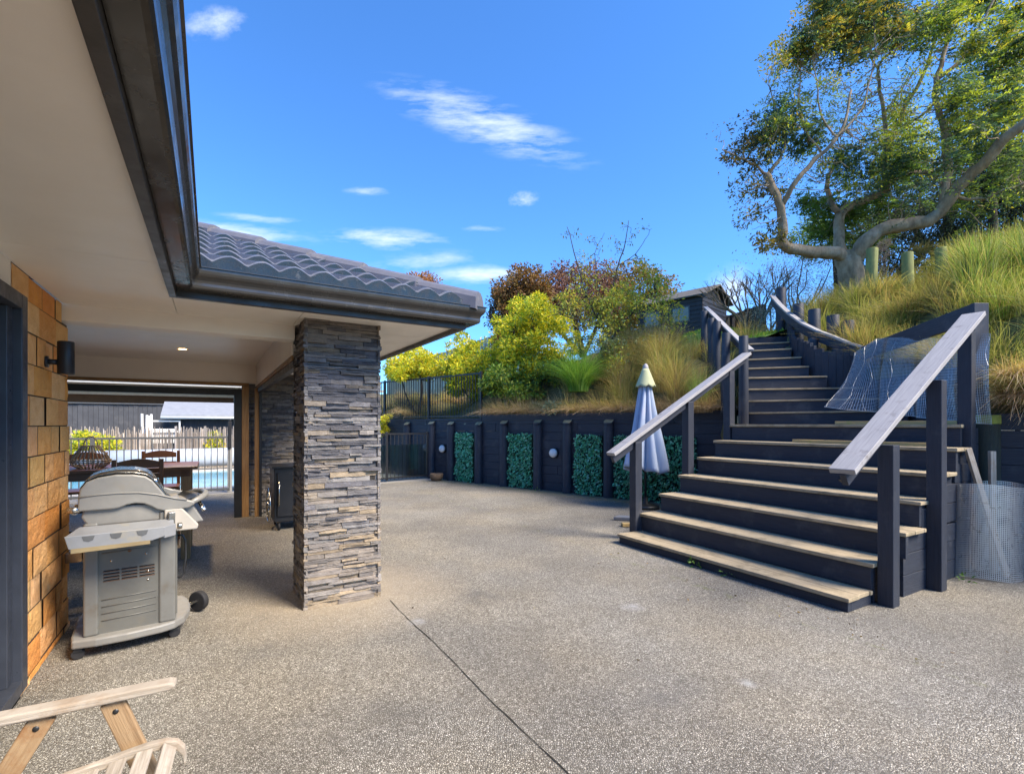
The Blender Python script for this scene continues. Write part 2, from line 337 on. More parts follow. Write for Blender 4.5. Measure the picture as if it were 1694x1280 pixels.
def ground_mat():
    m, nt, nd, ln = newmat('exposed_aggregate')
    o = coord(nt, 'Object')
    w = N(nt, 'ShaderNodeVectorMath', operation='ADD'); ln.new(o, w.inputs[0])
    nn = N(nt, 'ShaderNodeTexNoise', inp={'Scale': 40, 'Detail': 2}); ln.new(o, nn.inputs[0])
    sub = N(nt, 'ShaderNodeVectorMath', operation='SCALE', inp={'Scale': .012}); ln.new(nn.outputs[1], sub.inputs[0]); ln.new(sub.outputs[0], w.inputs[1])
    v = N(nt, 'ShaderNodeTexVoronoi', inp={'Scale': 98, 'Randomness': .95}); ln.new(w.outputs[0], v.inputs[0])
    ve = N(nt, 'ShaderNodeTexVoronoi', feature='DISTANCE_TO_EDGE', inp={'Scale': 98, 'Randomness': .95}); ln.new(w.outputs[0], ve.inputs[0])
    sp = N(nt, 'ShaderNodeSeparateXYZ'); ln.new(v.outputs['Color'], sp.inputs[0])
    peb = mixc(nt, sp.outputs[0], (.215, .20, .165), (.49, .465, .40))
    peb = mixc(nt, ramp(nt, sp.outputs[1], .88, .97), peb, (.60, .57, .50))
    peb = mixc(nt, ramp(nt, sp.outputs[2], .0, .22, 1, 0), peb, (.14, .115, .09))
    c = mixc(nt, ramp(nt, ve.outputs[0], .03, .16), (.12, .11, .09), peb)
    c = mixc(nt, ramp(nt, noise(nt, o, .9, 3, .5), .40, .68, 0, .8), c, mixc(nt, 1.0, c, (1.12, 1.06, .95), 'MULTIPLY'))
    big = noise(nt, o, .55, 5, .6)
    c = mixc(nt, ramp(nt, big, .38, .58), c, mixc(nt, 1.0, c, (.74, .74, .75), 'MULTIPLY'))
    c = mixc(nt, ramp(nt, noise(nt, o, 2.6, 6, .7), .54, .76, 0, .6), c, (.15, .14, .125))
    fine = noise(nt, o, 9, 6, .7); c = mixc(nt, ramp(nt, fine, .62, .78, 0, .35), c, (.36, .35, .33))
    # green growth along the foot of the stairs and the retaining wall: distance fields on the ground
    s = N(nt, 'ShaderNodeSeparateXYZ'); ln.new(o, s.inputs[0])
    def mt(op, a, b=0):
        n = N(nt, 'ShaderNodeMath', operation=op)
        for i, x in enumerate((a, b)):
            if isinstance(x, bpy.types.NodeSocket): ln.new(x, n.inputs[i])
            else: n.inputs[i].default_value = x
        return n.outputs[0]
    def lin(kx, ky, k0): return mt('ADD', mt('ADD', mt('MULTIPLY', s.outputs[0], kx), mt('MULTIPLY', s.outputs[1], ky)), k0)
    dw = mt('ABSOLUTE', lin(.646, .763, -(1.953*.646+9.98*.763)+.12))        # retaining wall foot
    dx_ = mt('ABSOLUTE', lin(.866, .5, -(2.685*.866+3.87*.5)+.50))            # old joint in front of the stairs
    gy = noise(nt, o, 7, 6, .75)
    g1 = mt('MULTIPLY', ramp(nt, dw, 0, .5, 1, 0), ramp(nt, gy, .42, .62))
    g2 = mt('MULTIPLY', ramp(nt, dx_, 0, .07, 1, 0), ramp(nt, gy, .52, .66))
    c = mixc(nt, mt('MULTIPLY', mt('MAXIMUM', g1, g2), .95), c, (.17, .18, .06))
    # bare cement band between the old joint and the first riser, grey and dusty; rusty tan stain round the pillar
    band = ramp(nt, lin(.866, .5, -(2.685*.866+3.87*.5)+.42), -.02, .55)
    c = mixc(nt, mt('MULTIPLY', mt('MULTIPLY', band, ramp(nt, lin(.5, -.866, -2.0), -1.2, 1.6, .15, 1)), .5), c, mixc(nt, ramp(nt, gy, .5, .72), (.15, .145, .125), (.13, .14, .055)))
    st = N(nt, 'ShaderNodeVectorMath', operation='DISTANCE'); ln.new(o, st.inputs[0]); st.inputs[1].default_value = (-1.5, 4.35, 0)
    c = mixc(nt, mt('MULTIPLY', ramp(nt, st.outputs['Value'], .25, 1.15, 1, 0), ramp(nt, gy, .2, .7, .35, .8)), c, (.50, .41, .29))
    for (px, py, rr, cc, k) in ((690, 1028, .09, (.42, .43, .44), .6), (1045, 1003, .12, (.45, .45, .45), .55), (1235, 1130, .07, (.44, .44, .43), .5), (800, 985, .30, (.11, .105, .10), .45), (1090, 1150, .40, (.12, .115, .11), .35), (640, 1180, .28, (.13, .12, .10), .35)):
        gp_ = G(px, py); sd2 = N(nt, 'ShaderNodeVectorMath', operation='DISTANCE'); ln.new(o, sd2.inputs[0]); sd2.inputs[1].default_value = tuple(gp_)
        c = mixc(nt, mt('MULTIPLY', mt('MULTIPLY', ramp(nt, sd2.outputs['Value'], rr*.15, rr, 1, 0), ramp(nt, gy, .38, .6)), k*1.4), c, cc)
    hb = ramp(nt, ve.outputs[0], 0, .3)
    finish(nt, c, .82, hb, .85, .006, spec=.35); return m
m_ground = ground_mat()
m_earth = M('earth', (.10, .085, .055), (.06, .07, .03), scale=1.5, rough=1, bump=.6, bscale=12)
m_lawn = M('lawn_green', (.16, .27, .035), (.10, .19, .025), scale=3, rough=.9, bump=.6, bscale=60)
# ================================================================ GROUND
tag(MB().add([(-400, -200, -.03), (400, -200, -.03), (400, 500, -.03), (-400, 500, -.03)], [(0, 1, 2, 3)]).build('ground', m_earth), kind='structure')
pm = MB()
A_ = [HP(-9, -9, 0), HP(-9, 14, 0), HP(12.3, 14, 0), HP(12.3, -9, 0)]
pm.add(A_, [(0, 1, 2, 3)]); pat = tag(pm.build('patio', m_ground), kind='structure')
jm = MB(); js = []
p0, p1 = G(645, 993), G(938, 1280); d = (p1-p0); sd_ = Vector((d.y, -d.x, 0)).normalized()
n = 46
for i in range(n+1):
    p = p0+d*(i/n)*1.5; w = .0018+.0020*random.random(); o = .003*random.uniform(-1, 1)+.006*math.sin(i*.35)
    js += [p+sd_*(o-w)+Vector((0, 0, .004)), p+sd_*(o+w)+Vector((0, 0, .004))]
jm.add(js, [(2*i, 2*i+1, 2*i+3, 2*i+2) for i in range(n)])
tag(jm.build('paving_joint', M('joint_dirt', (.035, .03, .022), rough=1)), kind='structure')
m_pave = M('pool_paving', (.30, .28, .24), (.24, .225, .20), scale=4, rough=.8, bump=.3)
tag(MB().add([HP(12.3, -14, -.004), HP(12.3, 14, -.004), HP(40, 14, -.004), HP(40, -14, -.004)], [(0, 1, 2, 3)]).build('pool_paving', m_pave), kind='structure')

# ================================================================ HOUSE
house = thing('house', HP(0, -.9, 0), 'single-storey tiled house with deep cream soffits, clay block wall and stone pillars', 'house')
Z = Vector((0, 0, 1))
def hbox(mb, a0, a1, b0, b1, z0, z1): return mb.box(HP(a0, b0, z0), HU*(a1-a0), HV*(b1-b0), Z*(z1-z0))
# --- clay block wall
bw = MB(); rowh = .181; z0 = -.139; cols = [(.92, .48, .16), (.90, .52, .20), (.88, .43, .13), (.95, .56, .24), (.84, .38, .10), (.92, .56, .26)]
for r in range(14):
    zb, zt = z0+r*rowh+.0035, z0+(r+1)*rowh-.0035
    for lo, hi in ((3.69 if zb < 2.2 else 3.555, 4.81 if zt < 2.24 else 4.605), ):
        a = lo-(.145 if r % 2 else 0)-random.random()*.03
        while a < hi:
            L = random.choice((.39, .39, .29, .195, .29)); a0, a1 = max(a, lo)+.0025, min(a+L, hi)-.0025; a += L
            if a1-a0 < .03: continue
            zt_ = min(zt, 2.355); zb_ = max(zb, 0)
            if zt_-zb_ < .02: continue
            j = random.uniform(-.006, .008); bw.col = tuple(c*random.uniform(.95, 1.05) for c in random.choice(cols))
            n = 5
            def fn(u, v, a0=a0, a1=a1, zb=zb_, zt=zt_, j=j):
                ed = min(u, 1-u, v, 1-v); k = 0 if ed < .01 else 1
                return HP(a0+(a1-a0)*u, -.9+j+(.0 if k else -.005)+k*random.uniform(-.003, .003), zb+(zt-zb)*v)
            bw.grid(fn, n, 4)
            if a1 > 4.79: hbox(bw, a1-.012, a1+j, -1.02, -.9+j-.004, zb_, zt_)
hb_ = bw.build('brick_wall', m_brick, house, col=True)
mm = MB(); hbox(mm, 3.695, 4.80, -1.02, -.912, 0, 2.23); hbox(mm, 3.695, 4.6, -1.02, -.912, 2.23, 2.355); mm.build('mortar_backing', m_mortar, hb_)
mm = MB(); hbox(mm, -2.2, 1.45, -1.02, -.905, 0, 2.355); mm.build('rear_wall', m_brickflat, house)
# --- sliding door beside the wall
fr = thing('window', HP(2.6, -.9, 0), None, None); fr.parent = house; fr.location = HP(2.6, -.9, 0)-HP(0, -.9, 0)
m_ = MB()
hbox(m_, 3.60, 3.69, -1.0, -.862, .06, 2.2); hbox(m_, 1.45, 1.54, -1.0, -.862, .06, 2.2); hbox(m_, 1.54, 3.60, -1.0, -.862, 2.12, 2.2); hbox(m_, 1.54, 3.60, -1.0, -.862, .06, .13)
hbox(m_, 3.52, 3.60, -.96, -.90, .13, 2.12); hbox(m_, 2.50, 2.58, -.96, -.90, .13, 2.12)
m_.build('frame', m_frame, fr, .004)
m_ = MB(); hbox(m_, 1.54, 3.52, -.94, -.93, .13, 2.12); m_.build('pane', m_glassdark, fr)
m_ = MB(); hbox(m_, 1.45, 3.69, -1.02, -.89, 0, .058); m_.build('sill', m_brick, fr, .006)
m_ = MB(); hbox(m_, 1.45, 3.55, -1.02, -.895, 2.2, 2.358); hbox(m_, 3.55, 3.69, -1.02, -.913, 2.2, 2.355); m_.build('lintel', m_cream, house)
# --- soffits
m_ = MB()
hbox(m_, -3, 3.20, -.90, -.228, 2.36, 2.38); hbox(m_, 3.204, 4.61, -.90, -.228, 2.36, 2.38)
hbox(m_, 3.838, 4.61, -.224, .60, 2.36, 2.38); hbox(m_, 3.838, 4.61, .604, 1.842, 2.36, 2.38); hbox(m_, 4.614, 9.85, .72, 1.842, 2.36, 2.38)
m_.build('soffit', m_cream, house)
m_ = MB(); hbox(m_, 4.61, 4.80, -3.6, .62, 2.24, 2.5); m_.build('beam', m_cream2, house, .004)
m_ = MB(); hbox(m_, 4.80, 9.0, -3.6, .62, 2.47, 2.49); m_.build('ceiling', m_cream, house)
m_ = MB(); hbox(m_, 9.0, 9.12, -3.6, .62, 2.17, 2.5); hbox(m_, 4.82, 9.12, .62, .72, 2.135, 2.5); m_.build('header_wall', m_cream2, house, .003)
m_ = MB(); hbox(m_, -3, 12.2, -3.8, -3.6, 0, 2.5); hbox(m_, 4.82, 9.0, -3.598, -3.58, 0, 2.4); m_.build('inner_wall', m_brick, house)
m_ = MB()
hbox(m_, 8.98, 9.14, -3.6, .52, 2.125, 2.168); hbox(m_, 9.0, 9.12, .42, .52, 0, 2.12)
hbox(m_, 4.86, 9.0, .625, .715, 2.09, 2.133); hbox(m_, 8.93, 9.0, .60, .66, 0, 2.09)
m_.build('timber_trim', m_cedar, house, .003)
df = thing('door_frame', HP(9.06, -1, 0), None, None); df.parent = house; df.location = HP(9.06, -1, 0)-HP(0, -.9, 0)
m_ = MB(); hbox(m_, 9.02, 9.10, -3.55, .415, 1.97, 2.07); hbox(m_, 9.0, 9.13, .31, .418, 0, 2.075); m_.build('frame', m_black, df, .003)
m_ = MB(); hbox(m_, 4.9, 8.92, .64, .70, 2.02, 2.088); hbox(m_, 8.90, 8.93, .66, .70, 0, 2.02); m_.build('side_track', m_black, df, .003)
# --- stone pillars: thin ledge stones laid in rows on all four faces
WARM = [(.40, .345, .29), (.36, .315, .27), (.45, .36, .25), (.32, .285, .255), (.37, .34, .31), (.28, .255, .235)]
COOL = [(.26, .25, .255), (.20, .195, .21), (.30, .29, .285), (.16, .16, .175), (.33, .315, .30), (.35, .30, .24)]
def ledge(mb, o, ax, nrm, L, z0, z1, dark=1.0, seedrow=None):
    ax = ax.normalized(); z = z0; r = 0
    while z < z1-.008:
        h = min(random.uniform(.018, .046), z1-z); s = -random.uniform(0, .1)
        while s < L-.004:
            l = random.uniform(.10, .36); s0, s1 = max(0, s), min(L, s+l); s += l
            if s1-s0 < .012: continue
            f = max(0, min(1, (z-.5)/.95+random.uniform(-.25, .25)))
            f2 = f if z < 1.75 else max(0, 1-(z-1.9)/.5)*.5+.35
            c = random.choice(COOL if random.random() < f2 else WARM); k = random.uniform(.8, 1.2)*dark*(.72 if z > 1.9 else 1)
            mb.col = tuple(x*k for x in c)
            parts = 1 if h < .026 or random.random() < .5 else 2
            for q in range(parts):
                hz0, hz1 = z+h*q/parts+.0015, z+h*(q+1)/parts-.0015
                pr = random.uniform(.004, .036); tilt = random.uniform(-.006, .006)
                nx = max(2, int((s1-s0)/.05)); C = []
                rows = ((0, hz0, -.5), (pr, hz0, 1), (pr, hz1, 1), (0, hz1, -.5))
                vs = []
                for i in range(nx+1):
                    u = s0+.0015+(s1-s0-.003)*i/nx; endj = .004 if i in (0, nx) else 0
                    jz = random.uniform(-.0022, .0022); jp = random.uniform(-.006, .006)
                    for (pp, zz, k2) in rows:
                        vs.append(o+ax*u+nrm*(max(0, pp+(jp+tilt*(i/nx-.5))*(pp > 0)-endj*(pp > 0)))+Z*(zz+(jz if pp > 0 else 0)))
                fs = []
                for i in range(nx):
                    for k3 in range(3): fs.append((i*4+k3, (i+1)*4+k3, (i+1)*4+k3+1, i*4+k3+1))
                fs += [(0, 1, 2, 3), (nx*4+3, nx*4+2, nx*4+1, nx*4)]
                mb.add(vs, fs)
        z += h; r += 1
def pillar(a0, a1, b0, b1, dark=1.0):
    t = .028; mb = MB()
    hbox(mb, a0+t, a1-t, b0+t, b1-t, 0, 2.37); mb.c = [(.06, .055, .05)]*len(mb.f)
    for (o, ax, nr, L) in ((HP(a0+t, b0, 0), HV, -HU, b1-b0), (HP(a0, b0+t, 0), HU, -HV, a1-a0), (HP(a1-t, b0, 0), HV, HU, b1-b0), (HP(a0, b1-t, 0), HU, HV, a1-a0)):
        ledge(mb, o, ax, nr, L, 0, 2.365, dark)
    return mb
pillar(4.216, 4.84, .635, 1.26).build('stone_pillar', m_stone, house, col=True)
pillar(9.135, 9.75, .525, 1.26, .8).build('stone_pillar', m_stone, house, col=True)  # far pillar: shade of the covered patio put into darker stone colours
# --- fascia + gutter swept round the eaves with mitres
PATH = [(-3.0, -.19), (3.80, -.19), (3.80, 1.88), (9.9, 1.88)]
def sweep(mb, prof, closed=True):
    rows = []
    for i, (a, b) in enumerate(PATH):
        row = []
        for (o, z) in prof:
            da = db = 0
            if i == 0: db = o
            elif i == 1: da, db = -o, o
            elif i == 2: da, db = -o, o
            else: db = o
            row.append(HP(a+da, b+db, z))
        rows.append(row)
    n = len(prof); vs = [p for r in rows for p in r]; fs = []
    for i in range(3):
        for k in range(n if closed else n-1):
            k2 = (k+1) % n; fs.append((i*n+k, i*n+k2, (i+1)*n+k2, (i+1)*n+k))
    mb.add(vs, fs)
    if closed: mb.add(rows[0], [tuple(range(n))]); mb.add(rows[3], [tuple(range(n))[::-1]])
    return mb
sweep(MB(), [(-.042, 2.322), (-.002, 2.322), (-.002, 2.50), (-.042, 2.50)]).build('fascia', m_fascia, house, .003)
gp = [(0, 2.365), (.066, 2.365), (.080, 2.368), (.088, 2.376), (.091, 2.390), (.090, 2.408), (.094, 2.424), (.104, 2.438), (.116, 2.450), (.123, 2.464), (.126, 2.482), (.126, 2.498),
      (.134, 2.500), (.134, 2.506), (.120, 2.506), (.121, 2.484), (.117, 2.466), (.108, 2.453), (.094, 2.440), (.086, 2.424), (.083, 2.405), (.083, 2.386), (.076, 2.374), (.004, 2.372), (.004, 2.49), (0, 2.49)]
gmb = MB(); gmb.smooth = False; sweep(gmb, gp).build('gutter', m_gutter, house)
# --- tiled roof
def tiles(mb, org, ed, sdr, rng_fn, cmax, pitch=.43, roll=.20, course=.34):
    ed, sdr = Vector(ed), Vector(sdr); nr = int(cmax/course*math.cos(math.atan(pitch)))+1; cc = course*math.cos(math.atan(pitch))
    for r in range(nr):
        c0, c1 = r*cc, min((r+1)*cc+.02, cmax)
        lo, hi = rng_fn(min(c0+cc*.5, cmax)); n = max(1, int((hi-lo)/.0206)); 
        lo0, hi0 = rng_fn(c0); lo1, hi1 = rng_fn(min(c1, cmax))
        vs = []; rows = ((c0-.012, -.016), (c0-.018, .046), (c0+.012, .052), (c0+cc*.5, .024), (c1, .004))
        jr = [random.uniform(-.003, .003) for _ in range(400)]
        for (c, dz) in rows:
            l_, h_ = rng_fn(max(0, c)); 
            for i in range(n+1):
                x = l_+(h_-l_)*i/n; ph = (x % roll)/roll
                wv = .048*max(0, math.sin(math.pi*ph))**1.1+(.004 if ph > .5 else 0)
                vs.append(org+ed*x+sdr*c+Z*(pitch*c+(wv if dz > -.02 else 0)+dz+jr[int(x/roll) % 400]))
        fs = [(k*(n+1)+i, k*(n+1)+i+1, (k+1)*(n+1)+i+1, (k+1)*(n+1)+i) for k in range(len(rows)-1) for i in range(n)]
        c_ = [(.25, .25, .25)]*n+[(2.5, 2.45, 2.3)]*n+[(1, 1, 1)]*(2*n);  # dark front edges, pale lips: highlight contrast and weathering painted into the colour
        if r == 0:
            o_ = len(vs); vs += [Vector((v.x, v.y, 2.497)) for v in vs[:n+1]]; fs += [(i+1, i, o_+i, o_+i+1) for i in range(n)]
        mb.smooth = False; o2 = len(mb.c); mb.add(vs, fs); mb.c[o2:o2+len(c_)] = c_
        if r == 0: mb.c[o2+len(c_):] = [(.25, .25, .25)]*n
rf = MB(); ZE = 2.515
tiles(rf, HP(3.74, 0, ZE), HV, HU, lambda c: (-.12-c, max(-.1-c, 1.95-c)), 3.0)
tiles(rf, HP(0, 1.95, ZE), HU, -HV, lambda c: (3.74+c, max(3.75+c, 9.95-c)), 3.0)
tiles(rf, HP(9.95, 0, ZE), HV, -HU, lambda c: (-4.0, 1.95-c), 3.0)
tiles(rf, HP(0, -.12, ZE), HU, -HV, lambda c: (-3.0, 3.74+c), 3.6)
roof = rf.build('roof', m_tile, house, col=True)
for p in roof.data.polygons: p.use_smooth = True
roof.data.set_sharp_from_angle(angle=R(35))
# hip ridge caps
rc = MB(); hd = (HU-HV); 
for k in range(8):
    t0, t1 = -.02+k*.385, -.02+(k+1)*.385+.05
    prof = [(-.115, -.13), (-.105, -.03), (-.075, .01), (-.03, .035), (.03, .035), (.075, .01), (.105, -.03), (.115, -.13)]
    for (s, e, up) in ((t0, t1, .0),):
        A0 = HP(3.74, 1.95, ZE+.075)+hd*s+Z*.43*s+Z*.022; B0 = HP(3.74, 1.95, ZE+.075)+hd*e+Z*.43*e-Z*.004
        sdv = (HU+HV).normalized(); vs = []
        for q, P in ((1.06, A0), (1.04, A0+(B0-A0)*.12), (.97, B0)): vs += [P+sdv*x*q+Z*z for x, z in prof]
        n = len(prof); fs = [(j*n+i, j*n+i+1, (j+1)*n+i+1, (j+1)*n+i) for j in range(2) for i in range(n-1)]+[tuple(range(n))[::-1]]
        rc.add(vs, fs)
rc.build('ridge_cap', M('ridge_tile', (.15, .15, .17), (.10, .10, .12), scale=6, rough=.4, bump=.3, dirt=(.24, .23, .22), dscale=6), roof)
# --- wall light, downlight
wl = MB(); P = HP(4.19, -.80, 1.93)
wl.lathe(P, [(0, -.105), (.040, -.105), (.043, -.1), (.043, .1), (.040, .105), (.0, .105)], 20)
wl.tube([HP(4.19, -.895, 1.90), HP(4.19, -.84, 1.90)], .018, 10); wl.lathe(HP(4.19, -.90, 1.90), [(0, 0), (.036, 0), (.036, .016), (0, .016)], 16, HV)
wl.build('wall_light', m_black, house)
def emis(name, c, s):
    m, nt, nd, ln = newmat(name); e = N(nt, 'ShaderNodeEmission', inp={0: c4(c), 1: s}); o = N(nt, 'ShaderNodeOutputMaterial'); ln.new(e.outputs[0], o.inputs[0]); return m
Pd = W(302, 577, 6.25); dl = MB(); dl.lathe((Pd.x, Pd.y, 2.469), [(.062, 0), (.062, -.006), (.048, -.004)], 20); dn = dl.build('downlight', m_white, house)
dl = MB(); dl.lathe((Pd.x, Pd.y, 2.467), [(.048, -.001), (.0, -.0015)], 20); dl.build('lamp', emis('warm_lamp', (1, .62, .22), 9), dn)
pl_ = bpy.data.lights.new('downlight_glow', 'SPOT'); pl_.energy = 95; pl_.color = (1, .72, .42); pl_.spot_size = R(150); pl_.spot_blend = 1; pl_.shadow_soft_size = .05
po_ = bpy.data.objects.new('downlight_glow', pl_); COL.objects.link(po_); po_.location = (Pd.x, Pd.y, 2.44)
mm = MB(); mm.box(HP(4.66, -.898, .50), HU*.10, HV*.10, Z*.075); mm.box(HP(4.68, -.80, .515), HU*.03, HV*.10, Z*.04); mm.build('wall_bracket', m_steel, house, .006)
# ================================================================ STAIRS (lower straight flight)
stairs = thing('stairs', SP(1, -1.3, 0), 'wide dark navy timber stairs with pale worn treads climbing from the patio', 'stairs')
TD = .37
ZK = [0, .118]+[.343+.2314*i for i in range(6)]            # ZK[1..7]
ER = [0, 0, 0, .10, .06, .08, .08, 0]
EL = -2.65
def sbox(mb, D0, D1, e0, e1, z0, z1): return mb.box(SP(D0, e0, z0), SV*(D1-D0), -SU*(e1-e0), Z*(z1-z0))
for k in range(1, 8):
    D = (k-1)*TD; mb = MB(); sbox(mb, D, D+.05, EL, ER[k]-.012, ZK[k-1]-(.0 if k > 1 else 0)+.0015, ZK[k]-.036)
    if k == 1: sbox(mb, D+.05, D+TD, -.062, -.012, 0, ZK[1]-.036)
    if k == 2: sbox(mb, D+.05, D+TD, -.062, -.012, 0, ZK[2]-.036)
    mb.build('riser', m_sleeper, stairs, .004)
    if k < 7:
        mb = MB()
        for (d0, d1) in ((-.022, .150), (.153, .325), (.328, TD)):
            j = random.uniform(-.012, .012); sbox(mb, D+d0, D+d1, EL-.02+j, ER[k]+.008+random.uniform(-.012, .008), ZK[k]-.034, ZK[k]+random.uniform(-.002, .002))
        mb.build('tread', m_tread, stairs, .005)
# landing tread 7
pl = [SP(6*TD-.022, 0, 0), SP(6*TD-.022, EL-.02, 0), Vector((3.74, 7.80, 0)), Vector((5.13, 6.32, 0)), Vector((4.95, 5.2, 0))]
mb = MB(); sbox(mb, 6*TD-.022, 6*TD+.15, EL-.02, .0, 1.466, 1.5); mb.build('tread', m_tread, stairs, .005)
mb = MB(); mb.prism([SP(6*TD+.153, 0, 1.462), SP(6*TD+.153, EL-.02, 1.462), Vector((3.74, 7.80, 1.462)), Vector((5.13, 6.32, 1.462)), Vector((4.93, 5.2, 1.462))], Z*.034); mb.build('tread', m_tread, stairs, .004)
# side wall of stacked sleepers
mb = MB()
for r in range(8):
    za, zb = r*.185, (r+1)*.185-.004
    kk = next((k for k in range(3, 8) if ZK[k]-.036 >= zb-.02), None)
    if kk is None: break
    d = max((kk-1)*TD+.052, .80); 
    while d < 2.5:
        L = random.uniform(.35, .9); sbox(mb, d, min(d+L, 2.5)-.003, -.062, .045+random.uniform(-.006, .006), za, min(zb, ZK[kk]-.037)); d += L
for k in range(3, 7): sbox(mb, (k-1)*TD+.052, k*TD, -.06, .035, max(0, ZK[k]-.19), ZK[k]-.037)
mb.build('side_sleepers', m_sleeper, stairs, .004)
# handrail posts and rails
for (D, e, z0, z1) in ((.33, -2.70, 0, 1.27), (1.327, -2.70, 0, 1.82), (2.255, -2.72, 0, 2.30), (.47, .072, 0, 1.33), (1.30, .105, 0, 1.90), (2.33, .0, 0, 2.46)):
    mb = MB(); mb.vpost(SP(D, e, z0), .115, .115, z1-z0, SV); mb.build('post', m_post, stairs, .006)
for (D0, zA, D1, zB, e) in ((-.10, 1.145, 2.66, 2.617, -2.70), (-.24, 1.165, 2.32, 2.645, .06)):
    mb = MB(); mb.beam(SP(D0, e, zA-.022), SP(D1, e, zB-.022), .185 if e > 0 else .15, .044, side=SU); mb.build('handrail', m_rail, stairs, .004)
    mb = MB(); mb.beam(SP(D0+.03, e, zA-.044-.045), SP(D1-.05, e, zB-.044-.055), .045, .10, side=SU); mb.build('rail_support', m_post, stairs, .003)
mb = MB(); mb.beam(SP(-.16, .02, 1.085), SP(-.10, .02, 1.055), .05, .03, side=SU); mb.build('bracket', m_darkmetal, stairs)
# loose boards
def loose(name, a, b, w, h, m, label, cat='board'):
    mb = MB(); mb.beam(a, b, w, h); o = mb.build(name, m, None, .003)
    return tag(o, label, cat)
o = loose('loose_board', SP(6*TD+.12, -1.25, 1.5+.021), SP(6*TD+.10, -.06, 1.5+.021), .09, .04, m_pine, 'pale loose board lying on the seventh tread beside the right handrail')
a, b = SP(5*TD+.16, -1.62, ZK[6]+.021), SP(5*TD+.2, -.16, ZK[6]+.021); d_ = (b-a).normalized(); s_ = d_.cross(Z).normalized()
mb = MB(); mb.prism([a-Z*.019, a+d_*.13+s_*.045-Z*.019, b+s_*.045-Z*.019, b-s_*.045-Z*.019, a+d_*.13-s_*.045-Z*.019], Z*.038)
tag(mb.build('pointed_stake', m_pine, None, .002), 'yellow pointed timber peg lying on the sixth tread under the right handrail', 'timber peg')
# ================================================================ UPPER FLIGHT
up = thing('upper_stairs', (4.2, 8.3, 1.5), 'narrow curved upper flight of dark timber steps leading to the lawn', 'stairs')
UL = [None, (3.73, 7.74), (3.735, 7.76), (3.74, 7.79), (3.78, 7.86), (3.95, 8.2), (4.1, 8.5), (4.22, 8.75), (4.42, 9.17), (4.63, 9.6)]
UR = [None, (5.13, 6.30), (5.27, 6.95), (5.36, 7.42), (4.92, 7.60), (4.82, 7.9), (4.88, 8.2), (4.88, 8.5), (5.10, 8.95), (5.35, 9.42)]
for k in range(1, 10):
    z = 1.5+.19*k; l, r = Vector((*UL[k], 0)), Vector((*UR[k], 0)); d = (r-l).normalized(); n = Vector((-d.y, d.x, 0))
    if k < 9:
        mb = MB(); mb.box(l+Z*(z-.19+.001), r-l, n*.045, Z*(.19-.026)); mb.build('riser', m_sleeper, up, .004)
        l2, r2 = Vector((*UL[k+1], 0)), Vector((*UR[k+1], 0))
        P = [l-n*.02, r-n*.02, r2, l2]
        mb = MB(); mb.prism([p+Z*(z-.024) for p in P], Z*.024); mb.build('tread', m_tread, up, .003)
    else:
        mb = MB(); mb.box(l+Z*(z-.19+.001), r-l, n*.06, Z*.185); mb.build('riser', m_sleeper, up, .004)
# posts + curved rail on the left of the upper flight
lr = thing('curved_railing', (3.9, 8.5, 2), 'curved dark railing on round posts left of the upper steps', 'railing')
for (px, yt, Y, r, zb) in ((1230, 556, 7.68, .072, 1.5), (1201, 551, 8.45, .075, 1.7), (1186, 532, 9.1, .075, 2.1), (1176, 527, 9.6, .075, 2.4), (1165, 515, 10.2, .075, 2.7)):
    t = W(px, yt, Y); mb = MB(); mb.tube([(t.x, t.y, zb), (t.x+random.uniform(-.02, .02), t.y, (zb+t.z)/2), t], [r*1.04, r, r*.97], 14); mb.build('post', m_post, lr, .004)
RL = [W(1243, 579, 7.75), W(1228, 567, 8.1), W(1212, 552, 8.55), W(1195, 535, 9.2), W(1180, 520, 9.9), W(1167, 508, 10.6)]
def ribbonrail(mb, P, w, h, dz=0):
    for i in range(len(P)-1):
        a, b = P[i]+Z*dz, P[i+1]+Z*dz
        d = (b-a).normalized(); mb.beam(a, b+d*.004, w, h)
    return mb
ribbonrail(MB(), RL, .045, .12, -.075).build('rail', m_post, lr); ribbonrail(MB(), RL, .085, .03).build('rail_cap', m_rail, lr)
t = W(1229, 688, 7.7); mb = MB(); mb.box(t-Vector((.07, .05, .0))-Z*.12, (.13, 0, 0), (0, .1, 0), (0, 0, .12)); mb.build('packing_block', m_mosstop, lr, .004)
# palisade on the right
pal_ = thing('palisade', (5, 8, 1.5), 'curved dark rough timber palisade wall right of the upper steps', 'palisade')
PP = [(5.40, 7.42), (5.15, 7.56), (4.96, 7.68), (4.87, 7.9), (4.90, 8.2), (4.92, 8.5), (5.12, 8.98), (5.38, 9.5), (5.55, 9.9)]
ZT = [2.66, 2.66, 2.69, 2.78, 2.93, 3.05, 3.3, 3.62, 3.75]
def plerp(P, Zs, s):
    L = [0]
    for i in range(len(P)-1): L.append(L[-1]+math.dist(P[i], P[i+1]))
    s = min(max(s, 0), L[-1]-1e-6)
    i = max(j for j in range(len(L)-1) if L[j] <= s); t = (s-L[i])/(L[i+1]-L[i])
    return Vector((P[i][0]+(P[i+1][0]-P[i][0])*t, P[i][1]+(P[i+1][1]-P[i][1])*t, 0)), Zs[i]+(Zs[i+1]-Zs[i])*t, L[-1]
_, _, Lt = plerp(PP, ZT, 0); s = 0; mb = MB()
